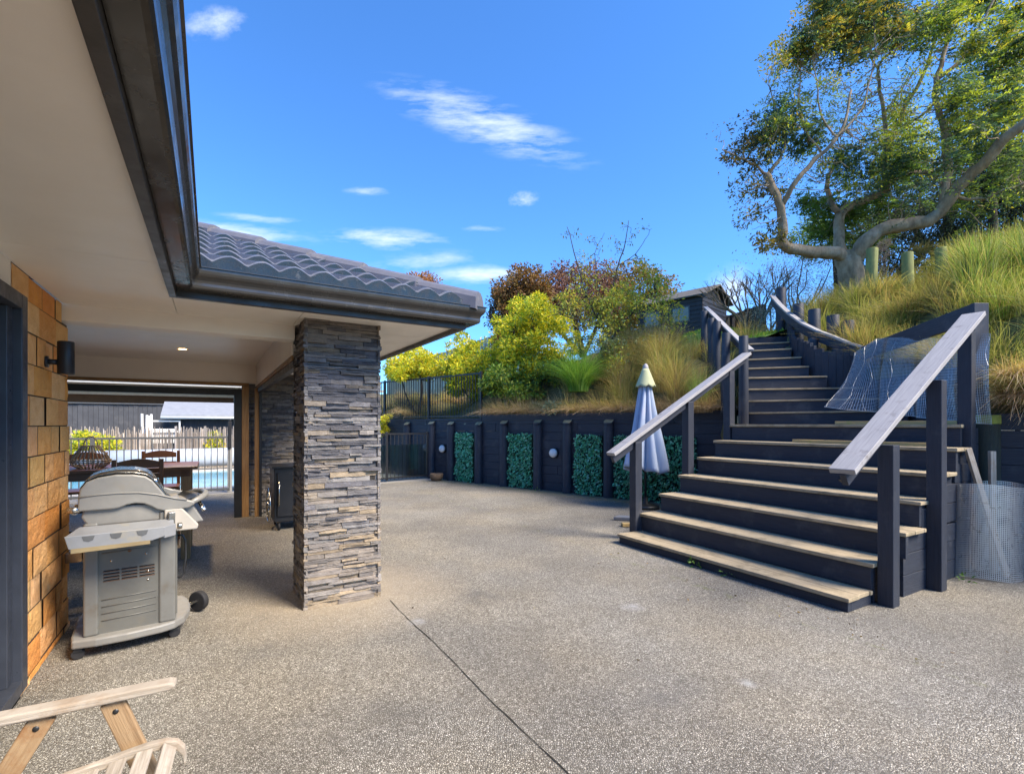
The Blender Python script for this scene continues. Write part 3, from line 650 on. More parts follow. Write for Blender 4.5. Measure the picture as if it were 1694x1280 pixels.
while s < Lt:
    w = random.uniform(.09, .14); p, zt, _ = plerp(PP, ZT, s); q, _, _ = plerp(PP, ZT, s+w); d = q-p
    if d.length < .02: break
    dn = d.normalized(); n = Vector((-dn.y, dn.x, 0))
    mb.box(p+Z*1.4+n*random.uniform(-.008, .008), d*.995, -n*.05, Z*(zt-1.4+random.uniform(-.035, .03))); s += w
mb.build('boards', m_sleeper, pal_, .004)
for (px, yt, Y, r) in ((1292, 477, 9.95, .10), (1321, 503, 9.0, .095), (1347, 512, 8.55, .10), (1378, 522, 8.2, .10), (1403, 531, 8.0, .10), (1414, 600, 7.55, .08), (1385, 577, 7.75, .08), (1345, 560, 8.15, .08), (1322, 540, 8.9, .08)):
    t = W(px, yt, Y); mb = MB(); lx = random.uniform(-.05, .02)
    mb.tube([(t.x-lx, t.y, 1.6), (t.x-lx*.3, t.y, (1.6+t.z)/2), (t.x, t.y, t.z)], [r, r, r*.95], 14); mb.build('post', m_post, pal_, .005)
RR = [W(1427, 574, 7.38), W(1404, 567, 7.55), W(1380, 557, 7.8), W(1355, 548, 8.1), W(1330, 536, 8.5), W(1305, 518, 9.1), W(1290, 504, 9.55), W(1277, 489, 10.0)]
ribbonrail(MB(), RR, .045, .15, -.095).build('rail', m_post, pal_); ribbonrail(MB(), RR, .085, .032).build('rail_cap', m_rail, pal_)
J = W(1427, 578, 7.38); E4 = W(1613, 511, 5.22)
# mid rail + tall board + short retaining wall behind the hung mesh
mr = thing('mesh_fence', (5.1, 6.2, 1.6), 'dark top rail and tall end board above the sleepers behind the right handrail', 'fence')
mb = MB(); mb.beam(J-Z*.06, E4-Z*.04, .045, .20); mb.build('top_rail', m_post, mr, .004)
b0 = W(1612, 683, 5.2); mb = MB(); mb.box(Vector((b0.x, 5.2, 1.62)), (.165, .01, 0), (0, .05, 0), (0, 0, 2.80-1.62)); mb.build('end_board', m_post, mr, .004)
mb = MB()
for r in range(4):
    mb.beam((5.03, 5.22, 1.42+r*.185+.09), (5.43, 7.42, 1.42+r*.185+.09), .05, .18)
mb.build('sleepers', m_sleeper, mr, .005)
# hung wire mesh
def wires(mb, S, nu, nv, su=40, sv=24, w=.0022):
    vs = []; fs = []
    for i in range(nu+1):
        u = i/nu; 
        for j in range(sv+1):
            v = j/sv; p = S(u, v); q = S(min(1, u+.01), v) if u < .99 else S(u-.01, v); d = (q-p).normalized()*w
            vs += [p-d/2, p+d/2]
            if j: k = len(vs); fs.append((k-4, k-3, k-1, k-2))
    for i in range(nv+1):
        v = i/nv
        for j in range(su+1):
            u = j/su; p = S(u, v); q = S(u, min(1, v+.01)) if v < .99 else S(u, v-.01); d = (q-p).normalized()*w
            vs += [p-d/2, p+d/2]
            if j: k = len(vs); fs.append((k-4, k-3, k-1, k-2))
    return mb.add(vs, fs)
def Smesh(u, v):
    u2 = u
    top = W(1414, 584, 7.2).lerp(W(1450, 560, 6.9), min(1, u2/.18)) if u2 < .18 else W(1450, 560, 6.9).lerp(W(1637, 552, 5.12), (u2-.18)/.82)
    bot = W(1364, 673, 6.75).lerp(W(1452, 683, 6.2), min(1, u2/.25)) if u2 < .25 else W(1452, 683, 6.2).lerp(W(1637, 702, 5.0), (u2-.25)/.75)
    p = top.lerp(bot, v)+(Vector((.16, .03, 0))*math.sin(math.pi*v)*max(0, 1-u/.3) if u < .3 else Vector()); fold = (math.sin(u*23)+.6*math.sin(u*41+1+2*v))*.05*(.3+v)*(1-.4*u); dr = math.sin(v*math.pi)*.05
    return p+Vector((-1, -.25, 0)).normalized()*(fold+dr)
mb = MB(); wires(mb, Smesh, 120, 54, w=.0032)
for u_ in (.005, .10, .17, .36, .995): mb.tube([Smesh(min(1, max(0, u_+.012*math.sin(v*.9+u_*40))), v/14) for v in range(15)], .0016, 4)
mb.tube([Smesh(u/30, .995) for u in range(31)], .002, 4)
tag(mb.build('wire_mesh', m_galv), 'sagging sheet of fine galvanised wire mesh draped under the rail beside the stairs', 'wire mesh')
# roll of mesh with two stakes
rc_ = Vector((4.69, 4.79, 0))
def Sroll(u, v, r=.31, z1=.90):
    a = u*2*math.pi*1.18+2.2; rr = r+.018*math.sin(a*3+v*2)+.02*u; return rc_+Vector((math.cos(a)*rr, math.sin(a)*rr*.55, .01+v*z1+.02*math.sin(a*2)))
mb = MB(); wires(mb, Sroll, 140, 50, su=130, sv=6, w=.0046)
tag(mb.build('mesh_roll', m_galv), 'upright roll of galvanised wire mesh standing beside the stairs', 'mesh roll')
def stake(a, b, w, lab):
    mb = MB(); mb.beam(a, b, w, w*.6, side=(1, 0, 0)); tag(mb.build('timber_stake', m_greyteak, None, .003), lab, 'stake', 'stakes in the mesh roll')
stake(rc_+Vector((.12, -.06, .02)), W(1601, 742, 4.82), .055, 'leaning pale timber stake in the mesh roll, the left one of two')
stake(rc_+Vector((.10, .05, .02)), W(1641, 746, 4.86), .055, 'upright pale timber stake in the mesh roll, the right one of two')
# ================================================================ RETAINING WALL
WD = Vector((.763, -.646, 0)); WN = Vector((-.646, -.763, 0)); W0 = Vector((1.953, 9.98, 0))-WN*.11
def RW(s, o, z): return W0+WD*s+WN*o+Z*z
def s_of(px, off=0.11):
    q = (px-CX)/F; return (9.98*q-1.953)/(.763+.646*q)
rw = thing('retaining_wall', RW(0, 0, 0), 'long dark navy sleeper retaining wall with round posts behind the patio', 'retaining wall')
mb = MB()
for r in range(9):
    z0_, z1_ = r*.19, min((r+1)*.19-.004, 1.64 if r < 9 else 1.7); s = -13-random.random()
    while s < 2.9:
        L = random.choice((2.4, 1.8, 1.2)); e = min(s+L, 2.9)
        zz1 = z1_
        j = random.uniform(-.006, .006); mb.box(RW(s, .0+j, z0_), WD*(e-s-.004), -WN*.10, Z*(zz1-z0_)); s += L
mb.box(RW(-3.66, .012, 1.705-.105), WD*6.5, -WN*.06, Z*.15); mb.box(RW(-13, .014, 1.60), WD*9.33, -WN*.06, Z*.06)
mb.build('sleepers', m_sleeper, rw, .004)
PX = [711, 743, 789, 831, 887, 936, 1004.5]; SS = [s_of(p) for p in PX]; SS = [SS[0]-1.1*i for i in range(6, 0, -1)]+SS
for i, s in enumerate(SS):
    zt = 1.57+random.uniform(-.02, .03); mb = MB(); lx = random.uniform(-.012, .012)
    b = RW(s, .05, 0); n = 16; r = .105; P = []
    mb.tube([b, b+Z*.8, b+Z*(zt-.06)], [r*1.05, r, r], n, cap=False)
    top = [b+Vector((math.cos(6.2832*k/n)*r, math.sin(6.2832*k/n)*r, 0))+Z*(zt-.0-.75*(Vector((math.cos(6.2832*k/n)*r, math.sin(6.2832*k/n)*r, 0)).dot(WN))-.02) for k in range(n)]
    bot = [b+Vector((math.cos(6.2832*k/n)*r, math.sin(6.2832*k/n)*r, 0))+Z*(zt-.12) for k in range(n)]
    mb.smooth = True; mb.add(bot+top, [(k, (k+1) % n, n+(k+1) % n, n+k) for k in range(n)]); mb.smooth = False
    po = mb.build('post', m_post, rw)
    mb = MB(); mb.add([p+Z*.001 for p in top], [tuple(range(n))]); mb.build('end_grain', m_mosstop, po)
for (px, py) in ((729, 742), (913, 749)):
    s = s_of(px); p = RW(s, .015, 0); z = CH-(py-HZ)/F*p.y
    mb = MB(); mb.lathe(p+Z*z, [(0, 0), (.115, 0), (.115, .03)], 20, WN); bl = mb.build('light_base', m_darkmetal, rw)
    mb = MB(); mb.lathe(p+Z*z, [(.10, .03), (.104, .05), (.09, .08), (.06, .10), (0, .108)], 20, WN); mb.build('lamp_glass', m_white, bl)
# right-hand retaining wall and its lichen stump
W1 = Vector((4.93, 5.30, 0))
rr = thing('sleeper_wall', W1, 'dark sleeper wall under dry tussock grass at the right edge', 'retaining wall')
mb = MB()
for r in range(9): mb.box(W1+WN*0+Z*(r*.18), WD*3.4, -WN*.1, Z*.176)
mb.build('sleepers', m_sleeper, rr, .004)
sp = W(1632, 700, 5.18); mb = MB(); mb.tube([(sp.x, 5.18, 0), (sp.x, 5.18, .8), (sp.x, 5.18, 1.55)], [.118, .112, .11], 18); po = mb.build('stump_post', M('stump_paint', (.045, .05, .035), (.03, .034, .03), rough=.8, bump=.6, stretch=(8, 8, 1)), rr, .005)
mb = MB(); mb.tube([(sp.x, 5.18, 1.505), (sp.x, 5.18, 1.60)], [.114, .112], 18); mb.build('lichen_top', M('lichen', (.33, .38, .07), (.20, .22, .06), scale=20, rough=.95, bump=.6), po, .006)
# ================================================================ IRON FENCE ON THE WALL, GATE
def picket_fence(root, a, b, z0, z1, sp_, w, post_w, posts, m=m_black, rails=(0.06, None), namep='picket_panel'):
    a, b = Vector(a), Vector(b); L = (b-a).length; d = (b-a)/L; mb = MB(); n = int(L/sp_)
    for i in range(n+1):
        p = a+d*(L*i/n); mb.vpost(p+Z*(z0+.02), w, w, z1-z0-.03, d)
    for zr in (z1-.02, z0+.06): mb.beam(a+Z*zr, b+Z*zr, .038, .04)
    mb.build(namep, m, root)
    for s in posts:
        mb = MB(); mb.vpost(a+d*s+Z*z0, post_w, post_w, z1-z0+.03, d); mb.build('post', m, root, .003)
fa, fb = RW(-12, -.05, 0), RW(-3.72, -.05, 0)
f1 = thing('iron_fence', RW(-3.72, -.05, 1.66), 'black picket fence standing on the retaining wall under the yellow bushes', 'fence')
picket_fence(f1, fa, fb, 1.66, 2.84, .105, .016, .06, [8.26, 6.2, 4.1, 2, 0])
ga, gb = G(634, 797), G(708, 791)
gt = thing('side_gate', ga, 'low dark gate with clear lower sheet between the house and the sleeper wall', 'gate')
ga0 = ga-(gb-ga)*.6
picket_fence(gt, ga0, gb, .03, 1.27, .11, .016, .055, [(gb-ga0).length-.02, (gb-ga0).length*.42])
d = (gb-ga0); mb = MB(); mb.box(ga0+Z*.08+Vector((-.01, -.03, 0)), d, (0, .004, 0), Z*.88); mb.build('clear_sheet', glassmat('clear_sheet', (.80, .86, .82), .12, .15), gt)
# ================================================================ UMBRELLA
ub = Vector(W(1068, 780, 8.75)); ub.z = 0
um = thing('patio_umbrella', ub, 'folded pale blue umbrella with cream cap standing by the retaining wall', 'umbrella')
mb = MB(); mb.tube([ub+Z*.0, ub+Z*2.50], .022, 10); mb.build('pole', m_darkmetal, um)
mb = MB(); mb.lathe(ub, [(.0, .0), (.24, .0), (.24, .05), (.20, .07), (.05, .09), (.035, .20), (0, .2)], 20); mb.build('base', m_darkmetal, um)
mb = MB(); mb.lathe(ub+Z*2.46, [(.05, 0), (.055, .05), (.045, .09), (.03, .12), (0, .14)], 14); mb.build('finial', m_rail, um)
def canopy(u, v, nf=8):
    a = u*2*math.pi; z = 2.42-1.70*v
    env = .07+.30*v**1.15; pl_ = abs(math.sin(a*nf/2+.4*math.sin(3*v)))**.8; r = env*(.58+.52*pl_)*(1+.08*math.sin(a*3+v*4)); zz = z-(.06*(1-pl_) if v > .9 else 0)+.05*math.sin(a*2)*v
    tw = .25*v*math.sin(a)
    return ub+Vector((math.cos(a+tw)*r, math.sin(a+tw)*r, zz))
mb = MB(); mb.smooth = True; mb.grid(canopy, 96, 26)
m_canvas = M('faded_blue_canvas', (.38, .46, .56), (.30, .36, .50), scale=3, rough=.85, bump=.15, bscale=200, dirt=(.42, .42, .52), dscale=2)
mb.build('canopy', m_canvas, um, solid=.004)
def cap(u, v):
    a = u*2*math.pi; r = .055+.115*v*(1+.12*abs(math.sin(a*4))); return ub+Vector((math.cos(a)*r, math.sin(a)*r, 2.50-.30*v-.035*v*abs(math.sin(a*4))))
mb = MB(); mb.smooth = True; mb.grid(cap, 64, 8); mb.build('vent_cap', M('cream_green_canvas', (.42, .43, .26), (.34, .37, .22), rough=.85, bump=.15), um, solid=.004)
# small things on the ground
c = G(722, 795); mb = MB(); mb.lathe(c, [(0, .0), (.12, .0), (.17, .08), (.18, .17), (.165, .20), (.15, .16), (0, .14)], 14)
bwl = tag(mb.build('planter_bowl', M('brown_pot', (.20, .12, .07), (.11, .08, .05), scale=12, rough=.9, bump=.8, bscale=25), None), 'small brown weathered bowl planter at the foot of the retaining wall', 'planter')
p = W(1030, 851, 7.6); p.z = 0
mb = MB(); mb.prism([p+Vector(q) for q in ((-.14, .02, .005), (.16, -.06, .005), (.22, .12, .005), (-.02, .18, .005))], Z*.05)
tag(mb.build('paving_offcut', M('blue_slate', (.10, .13, .19), (.20, .20, .20), rough=.6), None, .006), 'small blue grey slab lying on the patio left of the stairs', 'slab')
p = W(1040, 862, 7.15); p.z = 0
mb = MB(); mb.beam(p+Vector((-.10, 0, .03)), p+Vector((.35, .02, .03)), .10, .05)
tag(mb.build('timber_offcut', m_pine, None, .006), 'short yellowish timber offcut on the ground behind the left stair post', 'timber offcut')
# ================================================================ BARBECUE (side-on, front to the right)
BQ = Vector((-2.80, 3.06, 0)); bx = Vector((.80, .60, 0)).normalized(); by = Vector((-.60, .80, 0)).normalized()
def B(x, y, z): return BQ+bx*x+by*y+Z*z
bq = thing('barbecue', B(.3, .3, 0), 'worn grey gas barbecue on castors with its hood closed, beside the block wall', 'barbecue')
def bbox(mb, x0, x1, y0, y1, z0, z1): return mb.box(B(x0, y0, z0), bx*(x1-x0), by*(y1-y0), Z*(z1-z0))
WY = .62     # width of the cart
# base tray: bowed plan
def tray_pts(z, g=0):
    L = [(.02, .0), (.14, -.035), (.30, -.045), (.48, -.03), (.56, .0), (.62, .08), (.66, .22), (.67, .36), (.66, .5), (.63, .60), (.56, .64), (.30, .66), (.04, .64), (.01, .5), (.01, .1)]
    return [B(x*(1-g)+.3*g, y*(1-g)+.3*g, z) for x, y in L]
mb = MB(); mb.prism(tray_pts(.075), Z*.055); mb.build('base_tray', m_bbq, bq, .012)
for (x, y) in ((.05, .03), (.56, .06), (.06, .60), (.58, .58)):
    mb = MB(); mb.tube([B(x, y-.012, .035), B(x, y+.028, .035)], .035, 14); cst = mb.build('castor', m_rubber, bq, .004)
    mb = MB(); bbox(mb, x-.02, x+.02, y-.018, y+.034, .05, .076); mb.build('fork', m_darkmetal, cst)
mb = MB(); mb.tube([B(.72, .50, .085), B(.755, .53, .085)], .078, 20); wh = mb.build('wheel', m_rubber, bq, .008)
mb = MB(); mb.tube([B(.60, .42, .085), B(.77, .54, .085)], .012, 8); mb.build('axle', m_steel, wh)
# cabinet
m_bbqleg = M('bbq_leg_grey', (.185, .185, .17), (.155, .155, .145), scale=5, rough=.42, bump=.1, metal=.2, dirt=(.13, .11, .08), dscale=5)
mb = MB(); bbox(mb, .075, .15, .02, .10, .13, .86); bbox(mb, .47, .565, .02, .11, .13, .90); bbox(mb, .075, .15, WY-.08, WY, .13, .86); bbox(mb, .47, .565, WY-.08, WY, .13, .90); mb.build('corner_legs', m_bbqleg, bq, .012)
# near side panel with real slots
mb = MB(); y0, y1 = .035, .043; xs0, xs1 = .15, .47
slots = []
for g in range(3):
    for k in range(4): slots.append((.175+g*.094, .175+g*.094+.082, .470+k*.021, .470+k*.021+.0085))
zc = [.13]+sorted(set([s[2] for s in slots]+[s[3] for s in slots]))+[.82]
for i in range(len(zc)-1):
    za, zb = zc[i], zc[i+1]; ss = [s for s in slots if s[2] <= za+1e-6 and s[3] >= zb-1e-6]
    if not ss: bbox(mb, xs0, xs1, y0, y1, za, zb)
    else:
        x = xs0
        for s in ss: bbox(mb, x, s[0], y0, y1, za, zb); x = s[1]
        bbox(mb, x, xs1, y0, y1, za, zb)
sidep = mb.build('side_panel', m_bbqpanel, bq)
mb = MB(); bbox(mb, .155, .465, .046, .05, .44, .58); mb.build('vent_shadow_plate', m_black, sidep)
mb = MB()
for z_ in (.22, .265, .31, .355, .66, .70):
    mb = MB(); mb.tube([B(.165, .034, z_-.006), B(.455, .034, z_+.004)], .0035, 6); mb.build('rib', m_bbqpanel, sidep)
mb = MB()
for s in slots: mb = MB(); bbox(mb, s[0]-.002, s[1]+.002, .0328, .0345, s[2]-.0035, s[2]-.0005); mb.build('slot_rust', m_rust, sidep)
mb = MB(); mb.lathe(B(.31, .036, .655), [(0, .002), (.011, .0015), (.013, .0)], 10, -by); mb.build('rust_spot', m_rust, sidep)
mb = MB()
for (x, z) in ((.215, .60), (.40, .62), (.41, .50), (.41, .44)): mb = MB(); mb.lathe(B(x, .034, z), [(0, .005), (.005, .004), (.008, 0)], 10, -by); mb.build('screw', m_steel, sidep)
mb = MB(); bbox(mb, .15, .47, WY-.045, WY-.037, .13, .82); bbox(mb, .078, .086, .1, WY-.08, .13, .82); mb.build('back_panels', m_bbqpanel, bq)
mb = MB(); bbox(mb, .565, .578, .10, .36, .15, .80); bbox(mb, .565, .578, .365, WY-.01, .15, .80); dr = mb.build('door', m_bbqpanel, bq, .004)
mb = MB()
mb.tube([B(.578, .13, .70), B(.61, .13, .70), B(.628, .13, .66), B(.630, .13, .54), B(.618, .13, .42), B(.60, .13, .40), B(.578, .13, .40)], .008, 8)
mb.build('handle', m_darkmetal, dr)
m_notch = M('notch_grey', (.11, .115, .12), rough=.5)
# side shelf, folded-edge, near side
mb = MB()
mb.prism([B(.02, -.22, .808), B(.50, -.22, .808), B(.55, -.18, .815), B(.55, -.02, .835), B(.06, -.02, .835), B(.01, -.17, .81)], Z*.016)
mb.prism([B(.01, -.225, .835), B(.50, -.225, .835), B(.50, -.225, .775), B(.43, -.225, .755), B(.03, -.225, .755)], -by*.012)
mb.prism([B(.50, -.225, .835), B(.56, -.17, .84), B(.56, -.17, .76), B(.50, -.225, .76)], -bx*.012)
shf = mb.build('side_shelf', M('shelf_grey', (.24, .25, .265), (.20, .21, .22), rough=.42, bump=.1, dirt=(.30, .27, .20), dscale=6), bq, .005)
mb = MB()
for x in (.12, .25, .38): mb = MB(); mb.prism([B(x-.03, -.239, .826), B(x+.03, -.239, .826), B(x+.022, -.239, .80), B(x, -.239, .792), B(x-.022, -.239, .80)], by*.004); mb.build('tool_notch', m_notch, shf)
mb = MB(); mb.prism([B(.04, -.239, .758), B(.42, -.239, .758), B(.42, -.235, .735), B(.04, -.235, .730)], by*.01); mb.build('tan_edge', M('tan_strip', (.34, .27, .15), (.26, .20, .11), rough=.7), shf)
mb = MB(); bbox(mb, .52, .56, -.06, .0, .76, .90); mb.tube([B(.57, -.05, .80), B(.60, -.05, .80)], .022, 10); mb.build('shelf_hinge', m_steel, bq, .006)
# firebox
mb = MB(); O = [(.08, .965), (.065, .90), (.10, .84), (.50, .84), (.58, .90), (.60, .955)]
mb.prism([B(x, .03, z) for x, z in O], by*(WY-.04)); mb.build('firebox', m_bbq, bq, .01)
# control panel with knobs
mb = MB(); mb.prism([B(.52, .06, .945), B(.66, .06, .935), B(.735, .06, .80), B(.60, .06, .78), B(.52, .06, .82)], by*(WY-.09)); cp = mb.build('control_panel', m_bbq, bq, .008)
mb = MB(); mb.prism([B(.50, .0, .915), B(.60, .0, .915), B(.70, .0, .785), B(.69, .0, .755), B(.53, .0, .755), B(.50, .0, .80)], by*.055); mb.build('end_cheek', M('cheek_tan_grey', (.42, .39, .34), (.36, .34, .30), rough=.5), cp, .008)
nd_ = (bx*.9+Z*.42).normalized()
for y in (.13, .22, .31, .42, .52):
    mb = MB(); c = B(.722, y, .880)
    mb.lathe(c, [(.0, 0), (.028, 0), (.028, .014), (.016, .018), (.0, .018)], 16, nd_)
    for k in range(4):
        a = k*math.pi/2+.4; t = nd_.orthogonal().normalized(); q = nd_.cross(t); d = t*math.cos(a)+q*math.sin(a)
        mb.beam(c+nd_*.022, c+nd_*.022+d*.027, .012, .018, side=nd_)
    mb.build('knob', m_chrome, cp, .003)
# hood: shell between two cast end plates
_B = B
HO = [(-.005, .955), (-.003, 1.02), (.008, 1.085), (.04, 1.13), (.10, 1.155), (.20, 1.170), (.30, 1.165), (.37, 1.15), (.41, 1.12), (.455, 1.06), (.49, 1.01)]
LOW = [(.56, .985), (.64, .965), (.672, .955), (.678, .935), (.64, .912), (.56, .905), (.48, .905), (.44, .918), (.40, .945), (.36, .965), (.31, .972), (.26, .965), (.22, .95), (.19, .945), (.0, .945)]
HO = [(.055+x*.92, z) for x, z in HO]; LOW = [(.055+x*.92, z) for x, z in LOW]
def plate(y): return [B(x, y, z) for x, z in HO+LOW]
lid = MB(); lid.prism(plate(.0), by*.03).prism(plate(WY-.03), by*.03)
hood = lid.build('hood', m_bbq, bq, .009)
mb = MB(); mb.tube([B(x, -.002, z) for x, z in ((.055, 1.035), (.14, 1.045), (.25, 1.048), (.36, 1.042), (.46, 1.02), (.56, .985), (.63, .968))], .0045, 6); mb.build('cast_rib', m_bbq, hood)
mb = MB(); SH = [(.055, .96)]+[(x+.0, z+.012*(1 if z > 1.05 else 0)) for x, z in HO]+[(.53, .955)]
vs = [B(x, y, z) for y in (.03, WY-.03) for x, z in SH]; n = len(SH)
mb.smooth = True; mb.add(vs, [(i, i+1, n+i+1, n+i) for i in range(n-1)]); mb.build('hood_shell', m_steel, hood, solid=.004)
mb = MB(); fn_ = Vector(bx*.8+Z*.62).normalized(); c = B(.447, .15, 1.098)
mb.lathe(c, [(0, 0), (.040, 0), (.040, .012), (.034, .018)], 20, fn_); th = mb.build('thermometer', m_chrome, hood)
mb = MB(); mb.lathe(c, [(.034, .014), (0, .014)], 20, fn_); mb.build('dial', m_white, th)
mb = MB(); mb.smooth = True
mb.prism([B(.445, .035, 1.075), B(.505, .035, .985), B(.515, .035, .995), B(.455, .035, 1.085)], by*(WY-.07)); mb.build('front_band', m_darkmetal, hood)
hp = [B(.655, .015, .945), B(.715, .08, .965), B(.755, .18, .975), B(.765, .31, .978), B(.755, .44, .975), B(.715, .54, .965), B(.655, .605, .945)]
mb = MB(); mb.tube(hp, [.018, .021, .021, .021, .021, .021, .018], 12); mb.build('handle', m_bbq, hood)
mb = MB(); 
mb.smooth = True; mb.grid(lambda u, v: B(.50+.225*v*(math.sin(math.pi*(.12+.76*u)))**.5, .03+.56*u, .985-.015*v-.045*math.sin(math.pi*v)), 14, 8); mb.build('front_scoop', m_darkmetal, hood, solid=.004)
mb = MB(); mb.tube([B(.03, .05, .94), B(.03, .56, .94)], .022, 10); mb.tube([B(.0, .02, .955), B(.06, .02, .955)], .02, 10); mb.build('rear_hinge', m_steel, bq)
# ================================================================ BLEACHED FOLDING CHAIR (bottom-left corner)
C0 = Vector((-1.20, 1.70, 0)); cx = Vector((.885, .466, 0)); cy = Vector((.466, -.885, 0))   # forward, towards camera
def Cp(x, y, z): return C0+cx*x+cy*y+Z*z
ch = thing('slatted_chair', Cp(-.3, .25, 0), 'bleached wooden folding chair with curved slatted seat in the near left corner', 'chair')
for y in (-.02, .58):
    mb = MB(); pr = [(-.62, .60), (-.3, .598), (0, .60), (.02, .593), (.02, .578), (0, .572), (-.3, .568), (-.62, .570)]
    mb.prism([Cp(x, y-.028, z) for x, z in pr], cy*.056); mb.build('armrest', m_greyteak, ch, .009, 3)
    for (xa, xb, nm) in ((-.33, -.50, 'leg'), (-.16, .02, 'leg')):
        mb = MB(); yy_ = y+(.0); a = Cp(xa, yy_, .568); b = Cp(xb+(.02 if xb > 0 else -.14)*1, yy_, .0 if xb < 0 else .0)
        mb.beam(a, b, .022, .066, side=cy); lg = mb.build(nm, m_tanteak, ch, .004)
        mb = MB(); p_ = a.lerp(b, .06)+cy*.011; mb.lathe(p_, [(.0, .003), (.007, .003), (.009, 0)], 12, cy); mb.build('bolt', m_darkmetal, lg)
RC = [(-.46, .385), (-.40, .384), (-.30, .388), (-.20, .400), (-.12, .414), (-.05, .424), (.00, .424), (.035, .412), (.055, .385), (.06, .345)]
for y in (.06, .52):
    mb = MB(); O = [Cp(x, y-.012, z+.014) for x, z in RC]+[Cp(x-.012, y-.012, z-.016) for x, z in RC[::-1]]
    n = len(RC); vs = []
    for yy2 in (-.013, .013):
        for (x, z) in RC: vs += [Cp(x, y+yy2, z+.013), Cp(x-.006, y+yy2, z-.015)]
    fs = []
    m2 = 2*n
    for i in range(n-1):
        a = 2*i; fs += [(a, a+2, a+3, a+1), (m2+a, m2+a+1, m2+a+3, m2+a+2), (a, m2+a, m2+a+2, a+2), (a+1, a+3, m2+a+3, m2+a+1)]
    fs += [(0, 1, m2+1, m2), (2*n-2, m2+2*n-2, m2+2*n-1, 2*n-1)]
    mb.add(vs, fs); mb.build('seat_rail', m_tanteak if y > 1 else m_greyteak, ch, .004)
for i, x in enumerate((-.42, -.345, -.27, -.195, -.125, -.055, .012)):
    z = np.interp(x, [q[0] for q in RC], [q[1] for q in RC]); z2 = np.interp(x+.04, [q[0] for q in RC], [q[1] for q in RC])
    sl = (cx*.04+Z*(z2-z)).normalized(); up_ = sl.cross(cy); 
    mb = MB(); mb.beam(Cp(x, .075, z-.004), Cp(x, .505, z-.004), .046, .014, side=sl); mb.build('slat', m_greyteak, ch, .004)
# ================================================================ BAR TABLE, CHAIRS, LANTERN, SMOKER
tb = thing('bar_table', HP(6.9, -1.1, 0), 'brown timber bar table under the covered patio behind the barbecue', 'table')
mb = MB()
for i in range(6): hbox(mb, 6.45+i*.145, 6.45+i*.145+.141, -2.1, -.13, 1.005, 1.035)
mb.build('table_top', m_brownwood, tb, .004)
mb = MB(); hbox(mb, 6.52, 6.55, -2.0, -.2, .92, 1.003); hbox(mb, 7.2, 7.23, -2.0, -.2, .92, 1.003); hbox(mb, 6.55, 7.2, -.24, -.21, .92, 1.003); mb.build('apron', m_brownwood, tb, .003)
for a in (6.52, 7.16):
    for b in (-2.0, -.29): mb = MB(); hbox(mb, a, a+.09, b, b+.09, 0, 1.003); mb.build('leg', m_cedar, tb, .004)
def barchair():
    r = thing('bar_chair', (0, 0, 0), 'x', 'chair', 'bar chairs round the timber table'); 
    mb = MB(); mb.box((-.21, -.2, .70), (.42, 0, 0), (0, .4, 0), (0, 0, .03)); mb.build('seat', m_brownwood, r, .006)
    for x in (-.2, .17):
        mb = MB(); mb.box((x, .17, 0), (.035, 0, 0), (0, .035, 0), (0, 0, 1.16)); mb.build('leg', m_brownwood, r, .004)
        mb = MB(); mb.box((x, -.2, 0), (.035, 0, 0), (0, .035, 0), (0, 0, .698)); mb.build('leg', m_brownwood, r, .004)
    mb = MB(); o = [(-.165+.33*i/10, 1.085+.012*0, 0) for i in range(11)]
    top = [Vector((-.165+.33*i/10, .175, 1.135+.03*math.sin(math.pi*i/10))) for i in range(11)]; bot = [Vector((.165-.33*i/10, .175, 1.075)) for i in range(11)]
    mb.prism(top+bot, Vector((0, .022, 0))); mb.box((-.165, .175, .97), (.33, 0, 0), (0, .022, 0), (0, 0, .05)); mb.box((-.165, .175, .86), (.33, 0, 0), (0, .022, 0), (0, 0, .05)); mb.build('backrest', m_brownwood, r, .003)
    mb = MB()
    for z in (.25, .48): mb.box((-.165, -.19, z), (.33, 0, 0), (0, .02, 0), (0, 0, .035)); mb.box((-.19, -.165, z-.05), (.02, 0, 0), (0, .335, 0), (0, 0, .035)); mb.box((.18, -.165, z-.05), (.02, 0, 0), (0, .335, 0), (0, 0, .035))
    mb.build('stretchers', m_brownwood, r); return r
bc = barchair()
for i, (px, a, rz, lab) in enumerate(((233, 6.15, 180, 'bar chair with its back showing directly behind the barbecue hood'), (264, 7.55, 0, 'bar chair on the pool side of the table, its curved back above the tabletop'),
                            (140, 7.55, 6, 'bar chair at the far left side of the table by the lantern'))):
    o = bc if i == 0 else copy_tree(bc); q = (px-CX)/F; Y = a/(q*-.5255+.8508); o.location = (q*Y, Y, 0); o.rotation_euler = (0, 0, R(31.7+rz)); o['label'] = lab
lp = W(152, 775, 5.9); lp = HP(6.78, 0, 0); q = (150-CX)/F; Y = 6.78/(q*-.5255+.8508); lp = Vector((q*Y, Y, 1.036))
lt = thing('lantern_basket', lp, 'woven cane lantern basket standing on the bar table', 'basket')
mb = MB(); m_cane = wood('cane', (.42, .35, .27), (.30, .24, .18), rough=.8)
for k in range(26):
    a = 6.2832*k/26; mb.tube([lp+Vector((math.cos(a)*r, math.sin(a)*r, z)) for r, z in ((.10, .0), (.155, .04), (.17, .07), (.13, .15), (.08, .22), (.075, .235))], .006, 5)
mb.build('ribs', m_cane, lt)
mb = MB()
for r, z in ((.10, .0), (.175, .065), (.172, .085), (.075, .235)): mb.tube([lp+Vector((math.cos(6.2832*k/24)*r, math.sin(6.2832*k/24)*r, z)) for k in range(25)], .007, 5)
mb.build('hoops', m_cane, lt)
